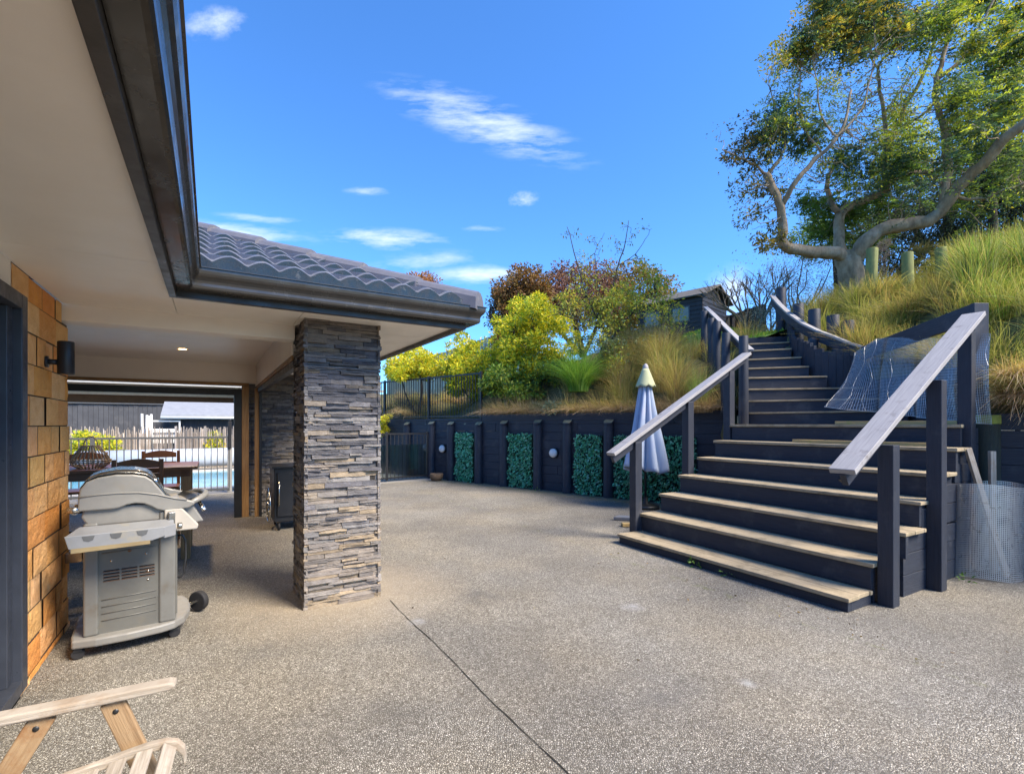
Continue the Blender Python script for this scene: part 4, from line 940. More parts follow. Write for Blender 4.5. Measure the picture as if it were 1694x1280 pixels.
mb = MB(); mb.tube([lp+Vector((.075*math.cos(t)-.0, 0, .235+.10*math.sin(t))) for t in np.linspace(0, math.pi, 12)], .006, 5); mb.build('handle', m_cane, lt)
def HQ(px, a): q = (px-CX)/F; Y = a/(q*-.5255+.8508); return Vector((q*Y, Y, 0))
s0 = HQ(466, 7.6); sm = thing('smoker_cabinet', s0, 'black metal smoker cabinet with spoked wheel beside the far stone wall', 'smoker')
def sb(mb, a0, a1, b0, b1, z0, z1): return mb.box(s0+HU*a0+HV*b0+Z*z0, HU*(a1-a0), HV*(b1-b0), Z*(z1-z0))
mb = MB(); sb(mb, -.02, .55, -.1, .5, .12, .88); mb.build('cabinet', m_black, sm, .01)
mb = MB(); sb(mb, -.05, .58, -.13, .53, .88, .91); mb.build('top_plate', m_black, sm, .005)
mb = MB(); sb(mb, -.045, -.021, -.06, .46, .20, .82); dd = mb.build('door', m_black, sm, .004)
mb = MB(); mb.tube([s0+HU*-.07+HV*-.04+Z*z for z in (.35, .70)], .01, 8); mb.build('handle', m_steel, dd)
for (a_, b_) in ((.02, -.05), (.5, -.05), (.02, .45), (.5, .45)): mb = MB(); mb.tube([s0+HU*a_+HV*b_+Z*.055, s0+HU*a_+HV*(b_+.03)+Z*.055], .054, 12); mb.build('castor', m_rubber, sm)
c = s0+HV*-.16+HU*.1+Z*.36; mb = MB()
ring = [c+(HU*math.cos(t)+Z*math.sin(t))*.24 for t in np.linspace(0, 2*math.pi, 29)]; mb.tube(ring, .012, 6, cap=False)
for t in np.linspace(0, 2*math.pi, 9)[:-1]: mb.tube([c, c+(HU*math.cos(t)+Z*math.sin(t))*.24], .007, 5)
mb.lathe(c-HV*.02, [(0, .04), (.05, .04), (.05, 0), (0, 0)], 12, HV); mb.build('hand_wheel', m_steel, sm)
# ================================================================ POOL SIDE
pf = thing('pool_fence', HP(12.5, -2, 0), 'grey metal pool fence with vertical bars beyond the covered patio', 'fence')
m_fgrey = M('grey_powdercoat', (.10, .105, .11), rough=.45, bump=.05)
picket_fence(pf, HP(12.5, -9, 0), HP(12.5, .34, 0), .02, 1.24, .115, .018, .06, [0, 2.4, 4.8, 6.05, 7.0], m=m_fgrey)
q0 = HQ(380, 12.55); pg = thing('pool_gate_post', q0, 'tall dark gate latch post at the right end of the pool fence', 'gate post')
mb = MB(); mb.vpost(q0, .09, .09, 1.27, HV); mb.build('post', M('galv_post', (.32, .32, .31), rough=.5), pg, .004)
mb = MB(); mb.vpost(q0+Z*.98-HU*.06, .07, .05, .58, HV); mb.tube([q0+Z*1.56-HU*.06, q0+Z*1.62-HU*.06], .03, 10); mb.build('latch', m_black, pg, .006)
glp = thing('glass_fence_panel', HP(12.5, .7, 0), 'clear glass pool fence panel right of the latch post', 'glass panel')
mb = MB(); hbox(mb, 12.5, 12.512, .50, 1.7, .06, 1.2); mb.build('pane', glassmat('pool_glass', (.86, .93, .90), .10), glp)
mb = MB(); hbox(mb, 12.49, 12.53, .70, .75, .0, .12); mb.build('spigot', m_steel, glp)
mw, nt_, nd, ln_ = newmat('pool_water'); o = coord(nt_, 'Object')
pcol = mixc(nt_, ramp(nt_, noise(nt_, o, 1.2, 4), .35, .65), (.055, .33, .50), (.10, .45, .60))
finish(nt_, pcol, .06, noise(nt_, o, 5, 4), .35, .02, spec=.6)
pw = MB().add([HP(13.4, -5, .012), HP(13.4, 2.2, .012), HP(18.2, 2.2, .012), HP(18.2, -5, .012)], [(0, 1, 2, 3)]); tag(pw.build('pool_water', mw), kind='structure')
cp_ = MB(); hbox(cp_, 13.0, 13.4, -5.4, 2.6, 0, .045); hbox(cp_, 18.2, 18.6, -5.4, 2.6, 0, .045); hbox(cp_, 13.4, 18.2, 2.2, 2.6, 0, .045); hbox(cp_, 13.4, 18.2, -5.4, -5, 0, .045)
tag(cp_.build('pool_coping', M('coping_stone', (.55, .50, .42), (.45, .41, .35), rough=.8), None, .006), kind='structure')
cr = thing('cover_roller', HP(18.4, -.5, 0), 'rolled white pool cover on its reel beyond the pool', 'pool cover')
mb = MB(); mb.tube([HP(18.9, -3.4, .42), HP(18.9, 1.2, .42)], .30, 20); mb.build('rolled_cover', M('white_cover', (.40, .44, .50), (.36, .40, .46), rough=.6, bump=.2), cr)
for b in (-3.5, 1.3): mb = MB(); hbox(mb, 18.6, 19.2, b-.03, b+.03, .05, .11); hbox(mb, 18.86, 18.94, b-.03, b+.03, .11, .45); mb.build('stand', m_white, cr)
# brushwood fence
bf = MB(); m_brush = M('brushwood', (1, 1, 1), (.75, .72, .70), scale=9, rough=.95, bump=.5, attr=True)
for k in range(640):
    b = -13+k*.0225*1.0+random.uniform(-.01, .01); t = (.58, .51, .44) if random.random() < .5 else (.44, .37, .30); kk = random.uniform(.6, 1.2); bf.col = tuple(x*kk for x in t)
    h = 1.33+random.uniform(-.16, .12); lx = random.uniform(-.03, .03); w = random.uniform(.010, .024)
    a = 20.2+random.uniform(-.03, .03)
    p = HP(a, b, 0); q = HP(a, b+lx, h); bf.tube([p, q], [w, w*.6], 4)
bf.box(HP(20.25, -13, .35), HU*.03, HV*14.4, Z*.04); bf.box(HP(20.25, -13, 1.0), HU*.03, HV*14.4, Z*.04)
tag(bf.build('brushwood_fence', m_brush, None, col=True), 'pale brushwood stick fence beyond the pool in front of the dark boards', 'fence')
df_ = thing('board_fence', HP(24, -5, 0), 'tall dark vertical board fence behind the brushwood', 'fence')
mb = MB(); b = -17.0
while b < .6:
    hbox(mb, 24+random.uniform(-.01, .01), 24.03, b, b+.142, 0, 2.27+random.uniform(-.015, .015)); b += .15
mb.build('boards', M('grey_black_boards', (.085, .088, .095), (.045, .048, .055), scale=2, rough=.85, bump=.5, dirt=(.13, .13, .13), dscale=2), df_)
mb = MB(); hbox(mb, 23.93, 24.06, -17, .6, 2.29, 2.33); mb.build('capping', m_fgrey, df_)
# garden shed with pale roof
gs = thing('garden_shed', HP(22, 1, 0), 'dark garden shed with pale metal roof and gutter beyond the pool', 'shed')
mb = MB(); hbox(mb, 21.0, 23.7, -1.25, 3.4, 0, 1.84); mb.build('wall', M('shed_boards', (.055, .058, .068), (.035, .037, .045), scale=3, rough=.8, bump=.5, stretch=(3, 3, .3)), gs)
mb = MB()
for i in range(12): hbox(mb, 20.975, 20.999, -1.25+i*.4, -1.25+i*.4+.03, 0, 1.83)
mb.build('battens', M('shed_batten', (.04, .042, .05)), gs)
mb = MB(); mb.prism([HP(20.75, -1.5, 1.84), HP(22.4, -1.5, 2.36), HP(24.0, -1.5, 1.9), HP(24.0, -1.5, 1.85), HP(22.4, -1.5, 2.31), HP(20.75, -1.5, 1.79)], HV*5.1); mb.build('roof', M('pale_iron', (.34, .35, .36), (.28, .29, .30), rough=.5, metal=.2), gs)
mb = MB(); mb.tube([HP(20.72, -1.5, 1.74), HP(20.72, 3.6, 1.74)], .05, 8); mb.build('gutter', m_white, gs)
# white stacked chairs / frame
sc1 = HQ(243, 20.8); wf = thing('white_frame', sc1, 'white metal frame leaning behind the brushwood fence', 'frame')  # a plain white metal frame, its use unknown
mb = MB(); 
for z in (1.25, 1.62): mb.beam(sc1+Z*z-HV*.0, sc1+Z*z+HV*.95, .05, .05)
for b in (.02, .93): mb.beam(sc1+HV*b+Z*.0, sc1+HV*b+Z*1.64, .05, .05, side=HV)
mb.build('frame', m_white, wf)
mb = MB(); mb.box(sc1+HV*-.1+Z*.85+HU*.05, HV*.95, HU*.02, Z*.50); mb.build('panel', m_white, wf)
wt = HQ(236, 20.7); t2 = thing('white_tubes', wt, 'bundle of upright white tubes beyond the brushwood fence', 'tubes')
mb = MB()
for i in range(4): mb.tube([wt+HV*(i*.09)+Z*.0, wt+HV*(i*.09+random.uniform(-.04, .04))+Z*(1.85+random.uniform(-.1, .1))], .035, 8)
mb.build('tubes', m_white, t2)
mb = MB(); 
# neighbour house with carport canopy
nh = thing('neighbour_house', HP(33, -3, 0), 'neighbouring house with pale flat roof and white carport posts beyond the dark fence', 'house')
mb = MB(); hbox(mb, 33, 40, -26, 6, 0, 3.35); mb.build('wall', M('tan_cladding', (.20, .13, .09), (.15, .10, .07), rough=.8), nh)
mb = MB(); mb.prism([HP(28.5, -28, 3.35), HP(34, -28, 4.1), HP(42, -28, 3.4), HP(42, -28, 3.25), HP(34, -28, 3.95), HP(28.5, -28, 3.22)], HV*19); mb.prism([HP(27.5, -8.6, 3.45), HP(34, -8.6, 3.75), HP(42, -8.6, 3.5), HP(42, -8.6, 3.35), HP(34, -8.6, 3.6), HP(27.5, -8.6, 3.32)], HV*17)
mb.build('roof', M('white_roofing', (.45, .44, .41), (.38, .37, .35), rough=.5), nh)
mb = MB(); hbox(mb, 31.5, 31.6, -28, 8, 3.0, 3.3); mb.build('ceiling_beam', m_white, nh)
for b in (-8.2, -5.9, 1, 5): mb = MB(); hbox(mb, 28.2, 28.34, b, b+.14, 0, 3.4); mb.build('carport_post', m_white, nh)
# ================================================================ HILLSIDE
HC = np.array([(-9,19.4,1.5),(-2.3,13.9,1.62),(.55,11.5,1.62),(1.95,10.2,1.66),(3.4,9.0,1.8),(-5.5,16.5,1.6),(3.7,9.6,2.3),(3.9,10.5,2.95),(4.3,11.5,3.2),(2,12,2.5),(2.9,12.3,3.15),(1.6,13.2,2.9),(0,14,2.5),(-3,17,2.3),
  (0,20,3.2),(-5,24,3.0),(3,15,3.4),(5.1,10.2,3.22),(5.4,11.5,3.5),(5.6,13.5,4.0),(6,17,4.2),(4,18,4.2),(5.75,7.2,2.35),(5.7,6.3,2.15),(5.5,5.6,1.8),(5.4,8.3,2.7),(5.8,9.3,3.3),(6.4,10.1,3.75),
  (6.6,4.2,1.75),(9,2.1,1.75),(7,6.3,3.0),(7,7.5,3.4),(7,9.5,3.85),(7.7,11,4.25),(9,9,4.5),(9,6.5,4.1),(10,5,4.0),(12,3,4.2),(9.5,14,5),(14,12,5.5),(20,20,7),(30,10,7),(12,-4,2.5),(16,-6,4),(0,40,5),(10,40,7),(-10,30,3.2),(-12,24,1.6),(40,40,9),(60,0,8)], float)
def hz(x, y):
    x = np.atleast_1d(x).astype(float); y = np.atleast_1d(y).astype(float)
    d2 = (x[:, None]-HC[:, 0])**2+(y[:, None]-HC[:, 1])**2+.05
    w = 1/d2**1.7; return (w*HC[:, 2]).sum(1)/w.sum(1)
def inpoly(x, y, P):
    c = np.zeros(len(x), bool); n = len(P)
    for i in range(n):
        x0, y0 = P[i]; x1, y1 = P[(i+1) % n]
        k = ((y0 > y) != (y1 > y)) & (x < (x1-x0)*(y-y0)/(y1-y0+1e-12)+x0); c ^= k
    return c
FOOT = [(3.2, 7.3), (3.62, 7.95), (4.5, 9.66), (5.42, 9.52), (5.0, 8.95), (4.95, 8.5), (4.93, 7.95), (5.0, 7.72), (5.45, 7.5), (5.06, 5.2), (4.6, 4.9), (2, 4), (1, 7)]
EDGE = [(-14, 23.5), (3.72, 8.62), (3.72, 8.1), (3.5, 7.9), (4.9, 5.0), (4.96, 5.36), (14, -2.3), (80, -60), (80, 120), (-60, 120), (-60, 60)]
EDGE[0] = (-14, float(W0.y+(-14-W0.x)*(-.646/.763))+.13)
def line_y(x): return W0.y+.1+(x-W0.x)*(-.646/.763)
EDGE[1] = (3.72, float(line_y(3.72)))
xs = np.unique(np.concatenate([np.arange(-14, 2, .25), np.arange(2, 8, .1), np.arange(8, 14, .3), np.arange(14, 80, 2.5)]))
ys = np.unique(np.concatenate([np.arange(-10, 4, .4), np.arange(4, 12, .1), np.arange(12, 26, .35), np.arange(26, 110, 3)]))
X, Y = np.meshgrid(xs, ys); zz = hz(X.ravel(), Y.ravel()).reshape(X.shape)
def lim(X, Y):
    d1 = (Y-(W0.y+.1+(X-W0.x)*(-.646/.763)))*.763; d2 = (Y-5.30+(X-4.93)*(.646/.763))*.763
    return np.where(X < 3.8, 1.55+np.maximum(d1-.12, -.3)*1.3, np.where((d2 < 1.2) & (X > 4.9), 1.52+np.maximum(d2-.12, -.3)*1.6, 99))
zz = np.minimum(zz, lim(X, Y))
zz += .04*np.sin(X*2.1+Y*1.3)+.03*np.sin(X*4.7-Y*3.9)
inn = inpoly(X.ravel(), Y.ravel(), FOOT).reshape(X.shape); zz[inn] = .3
Xs, Ys = X.copy(), Y.copy()
# snap points just in front of the wall onto its line
dist = (Y-(W0.y+.1-WN.y*0+(X-W0.x)*(-.646/.763)))*.763
sn = (dist < 0) & (dist > -.3) & (X < 3.7); Ys[sn] = Y[sn]-dist[sn]/.763
ny, nx = X.shape; ids = np.arange(ny*nx).reshape(ny, nx)
cxm = (Xs[:-1, :-1]+Xs[1:, 1:])/2; cym = (Ys[:-1, :-1]+Ys[1:, 1:])/2
E2 = EDGE[:]; E2[5] = (4.96, 5.40)
keep = inpoly(cxm.ravel(), cym.ravel(), E2).reshape(cxm.shape)
fa_ = np.stack([ids[:-1, :-1], ids[:-1, 1:], ids[1:, 1:], ids[1:, :-1]], -1)[keep]
V_ = np.stack([Xs.ravel(), Ys.ravel(), zz.ravel()], 1)
tag(npmesh('hillside', V_, fa_, M('hill_soil', (.13, .11, .05), (.08, .085, .03), scale=2, rough=1, bump=.8, bscale=10), smooth=True), kind='structure')
# lawn sheet at the head of the stairs
lp_ = [(4.64, 9.62), (5.34, 9.44), (5.9, 10.2), (6.9, 12.4), (7.4, 14.5), (6.2, 16.2), (4.6, 16.0), (4.2, 13.5), (4.35, 11.2)]
lx, ly = np.meshgrid(np.arange(4, 7.8, .12), np.arange(9.4, 16.4, .12)); lz = np.maximum(hz(lx.ravel(), ly.ravel()).reshape(lx.shape)+.10, 3.215); nyy, nxx = lx.shape
li = np.arange(nyy*nxx).reshape(nyy, nxx); kk = inpoly(((lx[:-1, :-1]+lx[1:, 1:])/2).ravel(), ((ly[:-1, :-1]+ly[1:, 1:])/2).ravel(), lp_).reshape(nyy-1, nxx-1)
lf = np.stack([li[:-1, :-1], li[:-1, 1:], li[1:, 1:], li[1:, :-1]], -1)[kk]
tag(npmesh('lawn', np.stack([lx.ravel(), ly.ravel(), lz.ravel()], 1), lf, m_lawn, smooth=True), kind='structure')
# short lawn blades
pts = []
while len(pts) < 5200:
    x, y = random.uniform(4.3, 7.2), random.uniform(9.6, 15.5)
    if inpoly(np.array([x]), np.array([y]), lp_)[0]: pts.append((x, y))
pts = np.array(pts); pz = np.maximum(hz(pts[:, 0], pts[:, 1])+.10, 3.215)
n = len(pts); P = np.stack([pts[:, 0], pts[:, 1], pz], 1); d = rng.normal(size=(n, 3))*.015; d[:, 2] = rng.uniform(.04, .08, n); s_ = rng.normal(size=(n, 3)); s_[:, 2] = 0; s_ *= .010
Vb = np.stack([P-s_, P+s_, P+d+s_*.2, P+d-s_*.2], 1).reshape(-1, 3)
tag(npmesh('lawn_grass', Vb, np.arange(n*4).reshape(n, 4), m_grass, cols=pal([(.22, .38, .05), (.16, .30, .04), (.28, .42, .07)], n)), 'short bright green grass growing on the lawn', 'grass', kind='stuff')
# ================================================================ TUSSOCK GRASS
GOLD = [(.46, .36, .14), (.56, .45, .20), (.38, .34, .12), (.27, .27, .08), (.50, .37, .19), (.22, .16, .07)]
OLIVE = [(.30, .33, .09), (.40, .40, .13), (.20, .25, .06), (.48, .43, .19), (.12, .17, .04), (.36, .36, .15)]
STRAW = [(.56, .43, .28), (.46, .33, .20), (.66, .53, .35), (.30, .20, .12), (.50, .36, .21)]
GREEN = [(.14, .30, .04), (.22, .40, .06), (.09, .20, .03), (.30, .46, .10)]
def bank(name, label, spots, mat=m_grass):
    parts = [blades((x, y, z), n, h, sp, w, cols, lean, rbase=rb, flop=fl) for (x, y, z, n, h, sp, w, cols, lean, rb, fl) in spots]
    V, Fq, c = merge(parts); return tag(npmesh(name, V, Fq, mat, cols=c), label, 'grass', kind='stuff')
def H1(x, y): return float(hz(x, y)[0])
spots = []
# fringe hanging over the retaining wall
s = -3.6
while s < 2.7:
    o = random.uniform(-.32, -.14); p = RW(s, o, 1.70)
    if not (-.95+1.0 < s < -.6+1.0) or 1:
        spots.append((p.x, p.y, 1.72, 170, random.uniform(.5, .72), random.uniform(.4, .58), .008, random.choice((GOLD, STRAW, OLIVE+GOLD)), (WN.x*.12, WN.y*.12), .14, 1.05))
        spots.append((p.x, p.y, 1.80, 210, .30, .46, .009, STRAW, (WN.x*.26, WN.y*.26), .13, 2.3))
    s += random.uniform(.2, .3)
for i in range(95):   # behind the fringe
    s = random.uniform(-3.6, 2.9); o = -random.uniform(.5, 2.4); p = RW(s, o, 0)
    if p.x > 3.6 and p.y < 9.6: continue
    spots.append((p.x, p.y, H1(p.x, p.y), 120, random.uniform(.45, .7), .45, .008, random.choice((GOLD, OLIVE, GOLD)), (0, 0), .14, .9))
bank('tussock_bank', 'golden and straw tussock grass spilling over the retaining wall behind the umbrella', spots)
spots = []
for i in range(120):     # big mound left of the stairs
    t = random.random(); x = random.uniform(2.3, 4.0); y = random.uniform(9.1, 12.6)
    if x > 3.15+(y-9.1)*.25 or (x < 2.9 and y < 10.4): continue
    spots.append((x, y, H1(x, y)+.05, 230, random.uniform(.75, 1.08), random.uniform(.5, .7), .007, random.choice((GOLD, GOLD, OLIVE, STRAW)), (0, -.05), .16, .8))
for (x, y) in ((3.3, 8.95), (3.05, 9.15), (3.45, 8.75), (2.8, 9.3), (3.5, 9.1), (3.2, 9.25)):
    spots.append((x, y, 1.74, 260, .42, .5, .006, STRAW, (WN.x*.2, WN.y*.2), .16, 1.5))
bank('tussock_mound', 'tall golden tussock mound left of the upper steps', spots)
spots = []
for i in range(95):     # left bank behind the iron fence
    s = random.uniform(-11, -3.8); p = RW(s, -random.uniform(.22, 2.6), 1.62); spots.append((p.x, p.y, max(1.6, H1(p.x, p.y)-.1), 150, random.uniform(.45, .8), .45, .008, random.choice((GOLD, STRAW, OLIVE)), (0, 0), .14, 1.0))
bank('fence_grass', 'dry tussock grass standing behind the black iron fence', spots)
p = RW(s_of(668), -.02, 1.70); V, Fq, c = merge([blades((p.x, p.y, 1.82), 420, .40, .42, .006, STRAW+GOLD[:2], (WN.x*.35, WN.y*.35), rbase=.16, flop=2.6)])
tag(npmesh('drooping_tussock', V, Fq, m_grass, cols=c), 'straw coloured tussock drooping through the iron fence over the wall', 'grass tussock')
p = W(957, 640, 10.95); V, Fq, c = blades((p.x, p.y, H1(p.x, p.y)+.30), 1900, 1.15, .78, .008, GREEN, (0, 0), rbase=.22, flop=.8, seg=7)
tag(npmesh('green_tussock', V, Fq, m_grass, cols=c), 'rounded bright green grass tussock among golden grass left of the umbrella', 'grass tussock')
p = W(1170, 640, 9.5); V, Fq, c = blades((3.45, 9.0, 1.95), 420, .75, .4, .009, [(.22, .32, .10), (.30, .38, .14)], (.05, -.05), rbase=.15, flop=.9)
tag(npmesh('young_tussock', V, Fq, m_grass, cols=c), 'soft green tussock at the foot of the golden mound beside the stair post', 'grass tussock')
# right hillside
spots = []
def free(x, y): return not inpoly(np.array([x]), np.array([y]), FOOT)[0]
for i in range(380):
    x = random.uniform(5.2, 9.6); y = random.uniform(3.9, 10.4)
    ratio = x/y
    if ratio > 1.22 or ratio < .52: continue
    if not free(x, y) or x < 5.5 and y > 6.6 and y < 9.4: continue
    if (y-5.30)*.763+(x-4.93)*.646 < .16: continue
    if x < 5.62 and y < 7.5: continue
    if x < 6.35 and y > 9.0: continue
    if inpoly(np.array([x]), np.array([y]), lp_)[0]: continue
    top = ratio > .93 and y > 6
    spots.append((x, y, H1(x, y), 170, random.uniform(.5, .75), random.uniform(.45, .65), .0095, random.choice((OLIVE, OLIVE, GREEN+OLIVE) if top else (OLIVE, GOLD, OLIVE)), (-.10, -.14), .17, .95))
bank('hillside_tussocks', 'thick olive and golden tussock grass covering the hillside right of the stairs', spots)
spots = []
for t in np.arange(.42, 2.4, .13):
    p = W1+WD*t-WN*.14; spots.append((p.x, p.y, 1.74, 260, .62, .55, .009, OLIVE+GOLD, (WN.x*.1, WN.y*.1), .13, 1.1)); spots.append((p.x, p.y, 1.80, 300, .28, .36, .0095, STRAW, (WN.x*.28, WN.y*.28), .14, 3.6)); spots.append((p.x-WN.x*.12, p.y-WN.y*.12, 2.02, 260, .34, .45, .0095, STRAW+GOLD[:2], (WN.x*.25, WN.y*.25), .16, 3.0))
bank('overhanging_tussock', 'pale dry grass hanging over the sleeper wall at the right edge', spots)
spots = []
for i in range(14):
    t = random.random(); x, y = 5.2+t*.45, 5.9+t*1.4; spots.append((x+.25, y, H1(x+.3, y)+.1, 200, .5, .42, .007, OLIVE+GOLD, (-.22, -.1), .14, 1.1))
bank('mesh_grass', 'green gold grass pressed behind the hanging wire mesh', spots)
spots = []
for i in range(46):
    x, y = random.uniform(6.0, 9.2), random.uniform(10.2, 14)
    if x/y < .60: continue
    if inpoly(np.array([x]), np.array([y]), lp_)[0]: continue
    spots.append((x, y, H1(x, y), 130, .7, .6, .011, OLIVE+GOLD[:2], (0, 0), .18, .9))
for i in range(30):
    x, y = random.uniform(3.6, 6.4), random.uniform(14.5, 17.5); 
    if inpoly(np.array([x]), np.array([y]), lp_)[0]: continue
    spots.append((x, y, H1(x, y), 110, .5, .5, .012, STRAW+GOLD, (0, 0), .18, .9))
bank('upper_grass', 'brownish long grass round the top lawn and below the tree', spots)
# ================================================================ TREES AND SHRUBS
def limb(mb, P, r0, r1, jit=.0):
    P = [Vector(p) for p in P]; Q = []
    for i in range(len(P)-1):      # catmull-rom
        p0, p1, p2, p3 = P[max(i-1, 0)], P[i], P[i+1], P[min(i+2, len(P)-1)]
        for t in (0, .33, .66): Q.append(.5*((2*p1)+(p2-p0)*t+(2*p0-5*p1+4*p2-p3)*t*t+(3*p1-p0-3*p2+p3)*t**3))
    Q.append(P[-1]); n = len(Q)
    Q = [q+Vector([random.uniform(-1, 1)*jit for _ in range(3)]) if 0 < i < n-1 else q for i, q in enumerate(Q)]
    rr = [r0+(r1-r0)*(i/(n-1))**.8 for i in range(n)]
    mb.tube(Q, rr, 10 if r0 > .05 else (6 if r0 > .02 else 4), cap=True, jit=.10 if r0 > .05 else .04); return Q, rr
def wander(a, b, n=4, amp=.15):
    a, b = Vector(a), Vector(b); L = (b-a).length; P = [a]
    for i in range(1, n): P.append(a.lerp(b, i/n)+Vector([random.uniform(-1, 1)*amp*L for _ in range(3)])*.5+Vector((0, 0, -.06*L*math.sin(math.pi*i/n))))
    P.append(b); return P
def nearest(nodes, p):
    A = np.array([(q.x, q.y, q.z) for q in nodes]); d = ((A-np.array(p))**2).sum(1)+np.where(A[:, 2] > p[2]+.2, 4, 0); return nodes[int(d.argmin())]
def clump(c, r, n, size, cols, aspect=.4, droop=.1, flat=.75, shell=.35):
    d = rng.normal(size=(n, 3)); d /= np.linalg.norm(d, axis=1)[:, None]; rad = r*(shell+(1-shell)*rng.uniform(0, 1, n))**(1/1.6)
    P = np.asarray(c)+d*rad[:, None]*np.array([1, 1, flat])
    P = P+.18*r*np.sin(P[:, [1, 2, 0]]*9/r*.25)
    return leaves(P, size, cols, aspect, droop, dirs=d*.6)
def fronds(c, r, n, L, cols, ln=.035, pairs=7):   # feathery pinnate sprays
    parts = []; d = rng.normal(size=(n, 3)); d[:, 2] = d[:, 2]*.35-.1; d /= np.linalg.norm(d, axis=1)[:, None]
    base = np.asarray(c)+rng.normal(size=(n, 3))*r*.45
    s = np.cross(d, np.array([0, 0, 1.])); s /= np.linalg.norm(s, axis=1)[:, None]+1e-9
    Ls = L*rng.uniform(.6, 1.2, n); C = []; D = []; col = []
    pc = pal(cols, n, .22)
    for k in range(pairs):
        t = (k+1)/pairs
        for sg in (-1, 1):
            C.append(base+d*(Ls*t)[:, None]+np.array([0, 0, -.25])*(Ls*t*t)[:, None]); D.append((s*sg*1.0+d*.5)*1.4); col.append(pc)
    C = np.concatenate(C); D = np.concatenate(D); col = np.concatenate(col)
    return leaves(C, ln, col, .38, .05, dirs=D)
# ---- the big spreading tree
tr = thing('spreading_tree', W(1412, 480, 10.6), 'large leaning tree with forked pale limbs and feathery crown on the right hillside', 'tree')
tm = MB(); nodes = []
def L_(pts, r0, r1, jit=.02):
    Q, rr = limb(tm, [W(*p) for p in pts], r0, r1, jit); nodes.extend(Q); return Q
L_([(1414, 508, 10.6), (1412, 470, 10.6), (1406, 440, 10.6), (1402, 422, 10.6)], .27, .23)
L_([(1404, 436, 10.6), (1385, 420, 10.5), (1345, 417, 10.4), (1308, 412, 10.3), (1294, 398, 10.2), (1296, 375, 10.2), (1292, 345, 10.1), (1280, 312, 10.0), (1266, 288, 10.0)], .15, .065)
L_([(1294, 340, 10.1), (1310, 310, 9.9), (1340, 275, 9.8), (1365, 248, 9.7), (1388, 225, 9.6), (1400, 190, 9.6), (1408, 150, 9.6)], .06, .02)
L_([(1266, 288, 10.0), (1250, 275, 9.9), (1225, 262, 9.8), (1195, 248, 9.8)], .035, .01)
L_([(1270, 290, 10.0), (1290, 262, 10), (1300, 235, 10.1), (1290, 200, 10.2), (1275, 150, 10.2)], .04, .012)
L_([(1405, 434, 10.6), (1389, 412, 10.8), (1387, 385, 10.9), (1390, 355, 11.0), (1405, 342, 11.1), (1430, 332, 11.1), (1458, 318, 11.1), (1472, 300, 11.2), (1500, 288, 11.3), (1540, 285, 11.4)], .13, .05)
L_([(1388, 352, 11), (1372, 330, 11.2), (1369, 300, 11.3), (1380, 275, 11.4), (1400, 262, 11.5)], .07, .03)
L_([(1412, 436, 10.6), (1425, 410, 10.4), (1445, 388, 10.3), (1475, 375, 10.2), (1515, 370, 10.1), (1545, 360, 10.0), (1575, 325, 9.8), (1600, 295, 9.6), (1635, 262, 9.3), (1670, 222, 9.0), (1720, 185, 8.7)], .17, .085)
L_([(1560, 340, 9.9), (1566, 300, 9.9), (1567, 255, 10), (1562, 215, 10), (1550, 180, 10), (1548, 140, 10), (1560, 95, 10), (1570, 40, 10), (1572, -30, 10)], .085, .03)
L_([(1552, 130, 10), (1590, 100, 9.9), (1610, 60, 9.8), (1640, 10, 9.7), (1665, -30, 9.6)], .045, .02)
L_([(1466, 318, 11.1), (1463, 280, 11.1), (1466, 240, 11.1), (1462, 195, 11.1), (1455, 150, 11.1), (1453, 110, 11.1), (1475, 85, 11)], .075, .02)
L_([(1468, 250, 11.1), (1485, 205, 11), (1505, 165, 10.9), (1530, 120, 10.8), (1545, 70, 10.8), (1548, 10, 10.8)], .06, .02)
L_([(1484, 210, 11), (1520, 195, 10.8), (1555, 165, 10.6), (1600, 150, 10.4), (1650, 115, 10.2)], .03, .012)
L_([(1465, 185, 11.1), (1490, 150, 11.2), (1520, 110, 11.3), (1545, 85, 11.4)], .022, .01)
L_([(1455, 120, 11.1), (1440, 90, 11.1), (1445, 50, 11.1), (1430, 10, 11.1)], .022, .01)
L_([(1385, 228, 9.6), (1360, 195, 9.7), (1352, 150, 9.8), (1345, 100, 9.9)], .025, .01)
L_([(1360, 255, 9.75), (1330, 210, 9.9), (1322, 160, 10), (1325, 110, 10.1)], .025, .01)
L_([(1388, 225, 9.6), (1425, 180, 9.6), (1440, 130, 9.7), (1450, 90, 9.8)], .025, .01)
L_([(1575, 325, 9.8), (1620, 330, 9.6), (1660, 315, 9.4), (1705, 300, 9.2)], .035, .015)
crown = []
def crownpoly(n, poly, Ymin, Ymax, r, kind, cols, nleaf, size, twig=.011, gap=.0, tm_=None, nd=None, **k):
    P = np.array(poly, float); c = 0; tries = 0
    while c < n and tries < 5000:
        tries += 1; px, py = random.uniform(P[:, 0].min(), P[:, 0].max()), random.uniform(P[:, 1].min(), P[:, 1].max())
        if not inpoly(np.array([px]), np.array([py]), poly)[0]: continue
        if gap and math.sin(px*.031+1.3)*math.sin(py*.043+.4)+.5*math.sin(px*.07-py*.05) < gap-.9: continue
        p = W(px, py, random.uniform(Ymin, Ymax)); rr = r*random.uniform(.6, 1.25); c += 1
        q = nearest(nd if nd is not None else nodes, p); limb(tm_ or tm, wander(q, p, 4, .22), twig, .004, .01)
        if kind == 'f': crown.append(fronds(p, rr, int(nleaf*random.uniform(.6, 1.2)), .26, cols, size))
        else: crown.append(clump(p, rr, int(nleaf*random.uniform(.6, 1.3)), size, cols, **k))
DKG = [(.05, .10, .07), (.075, .14, .085), (.04, .08, .05), (.11, .17, .07)]
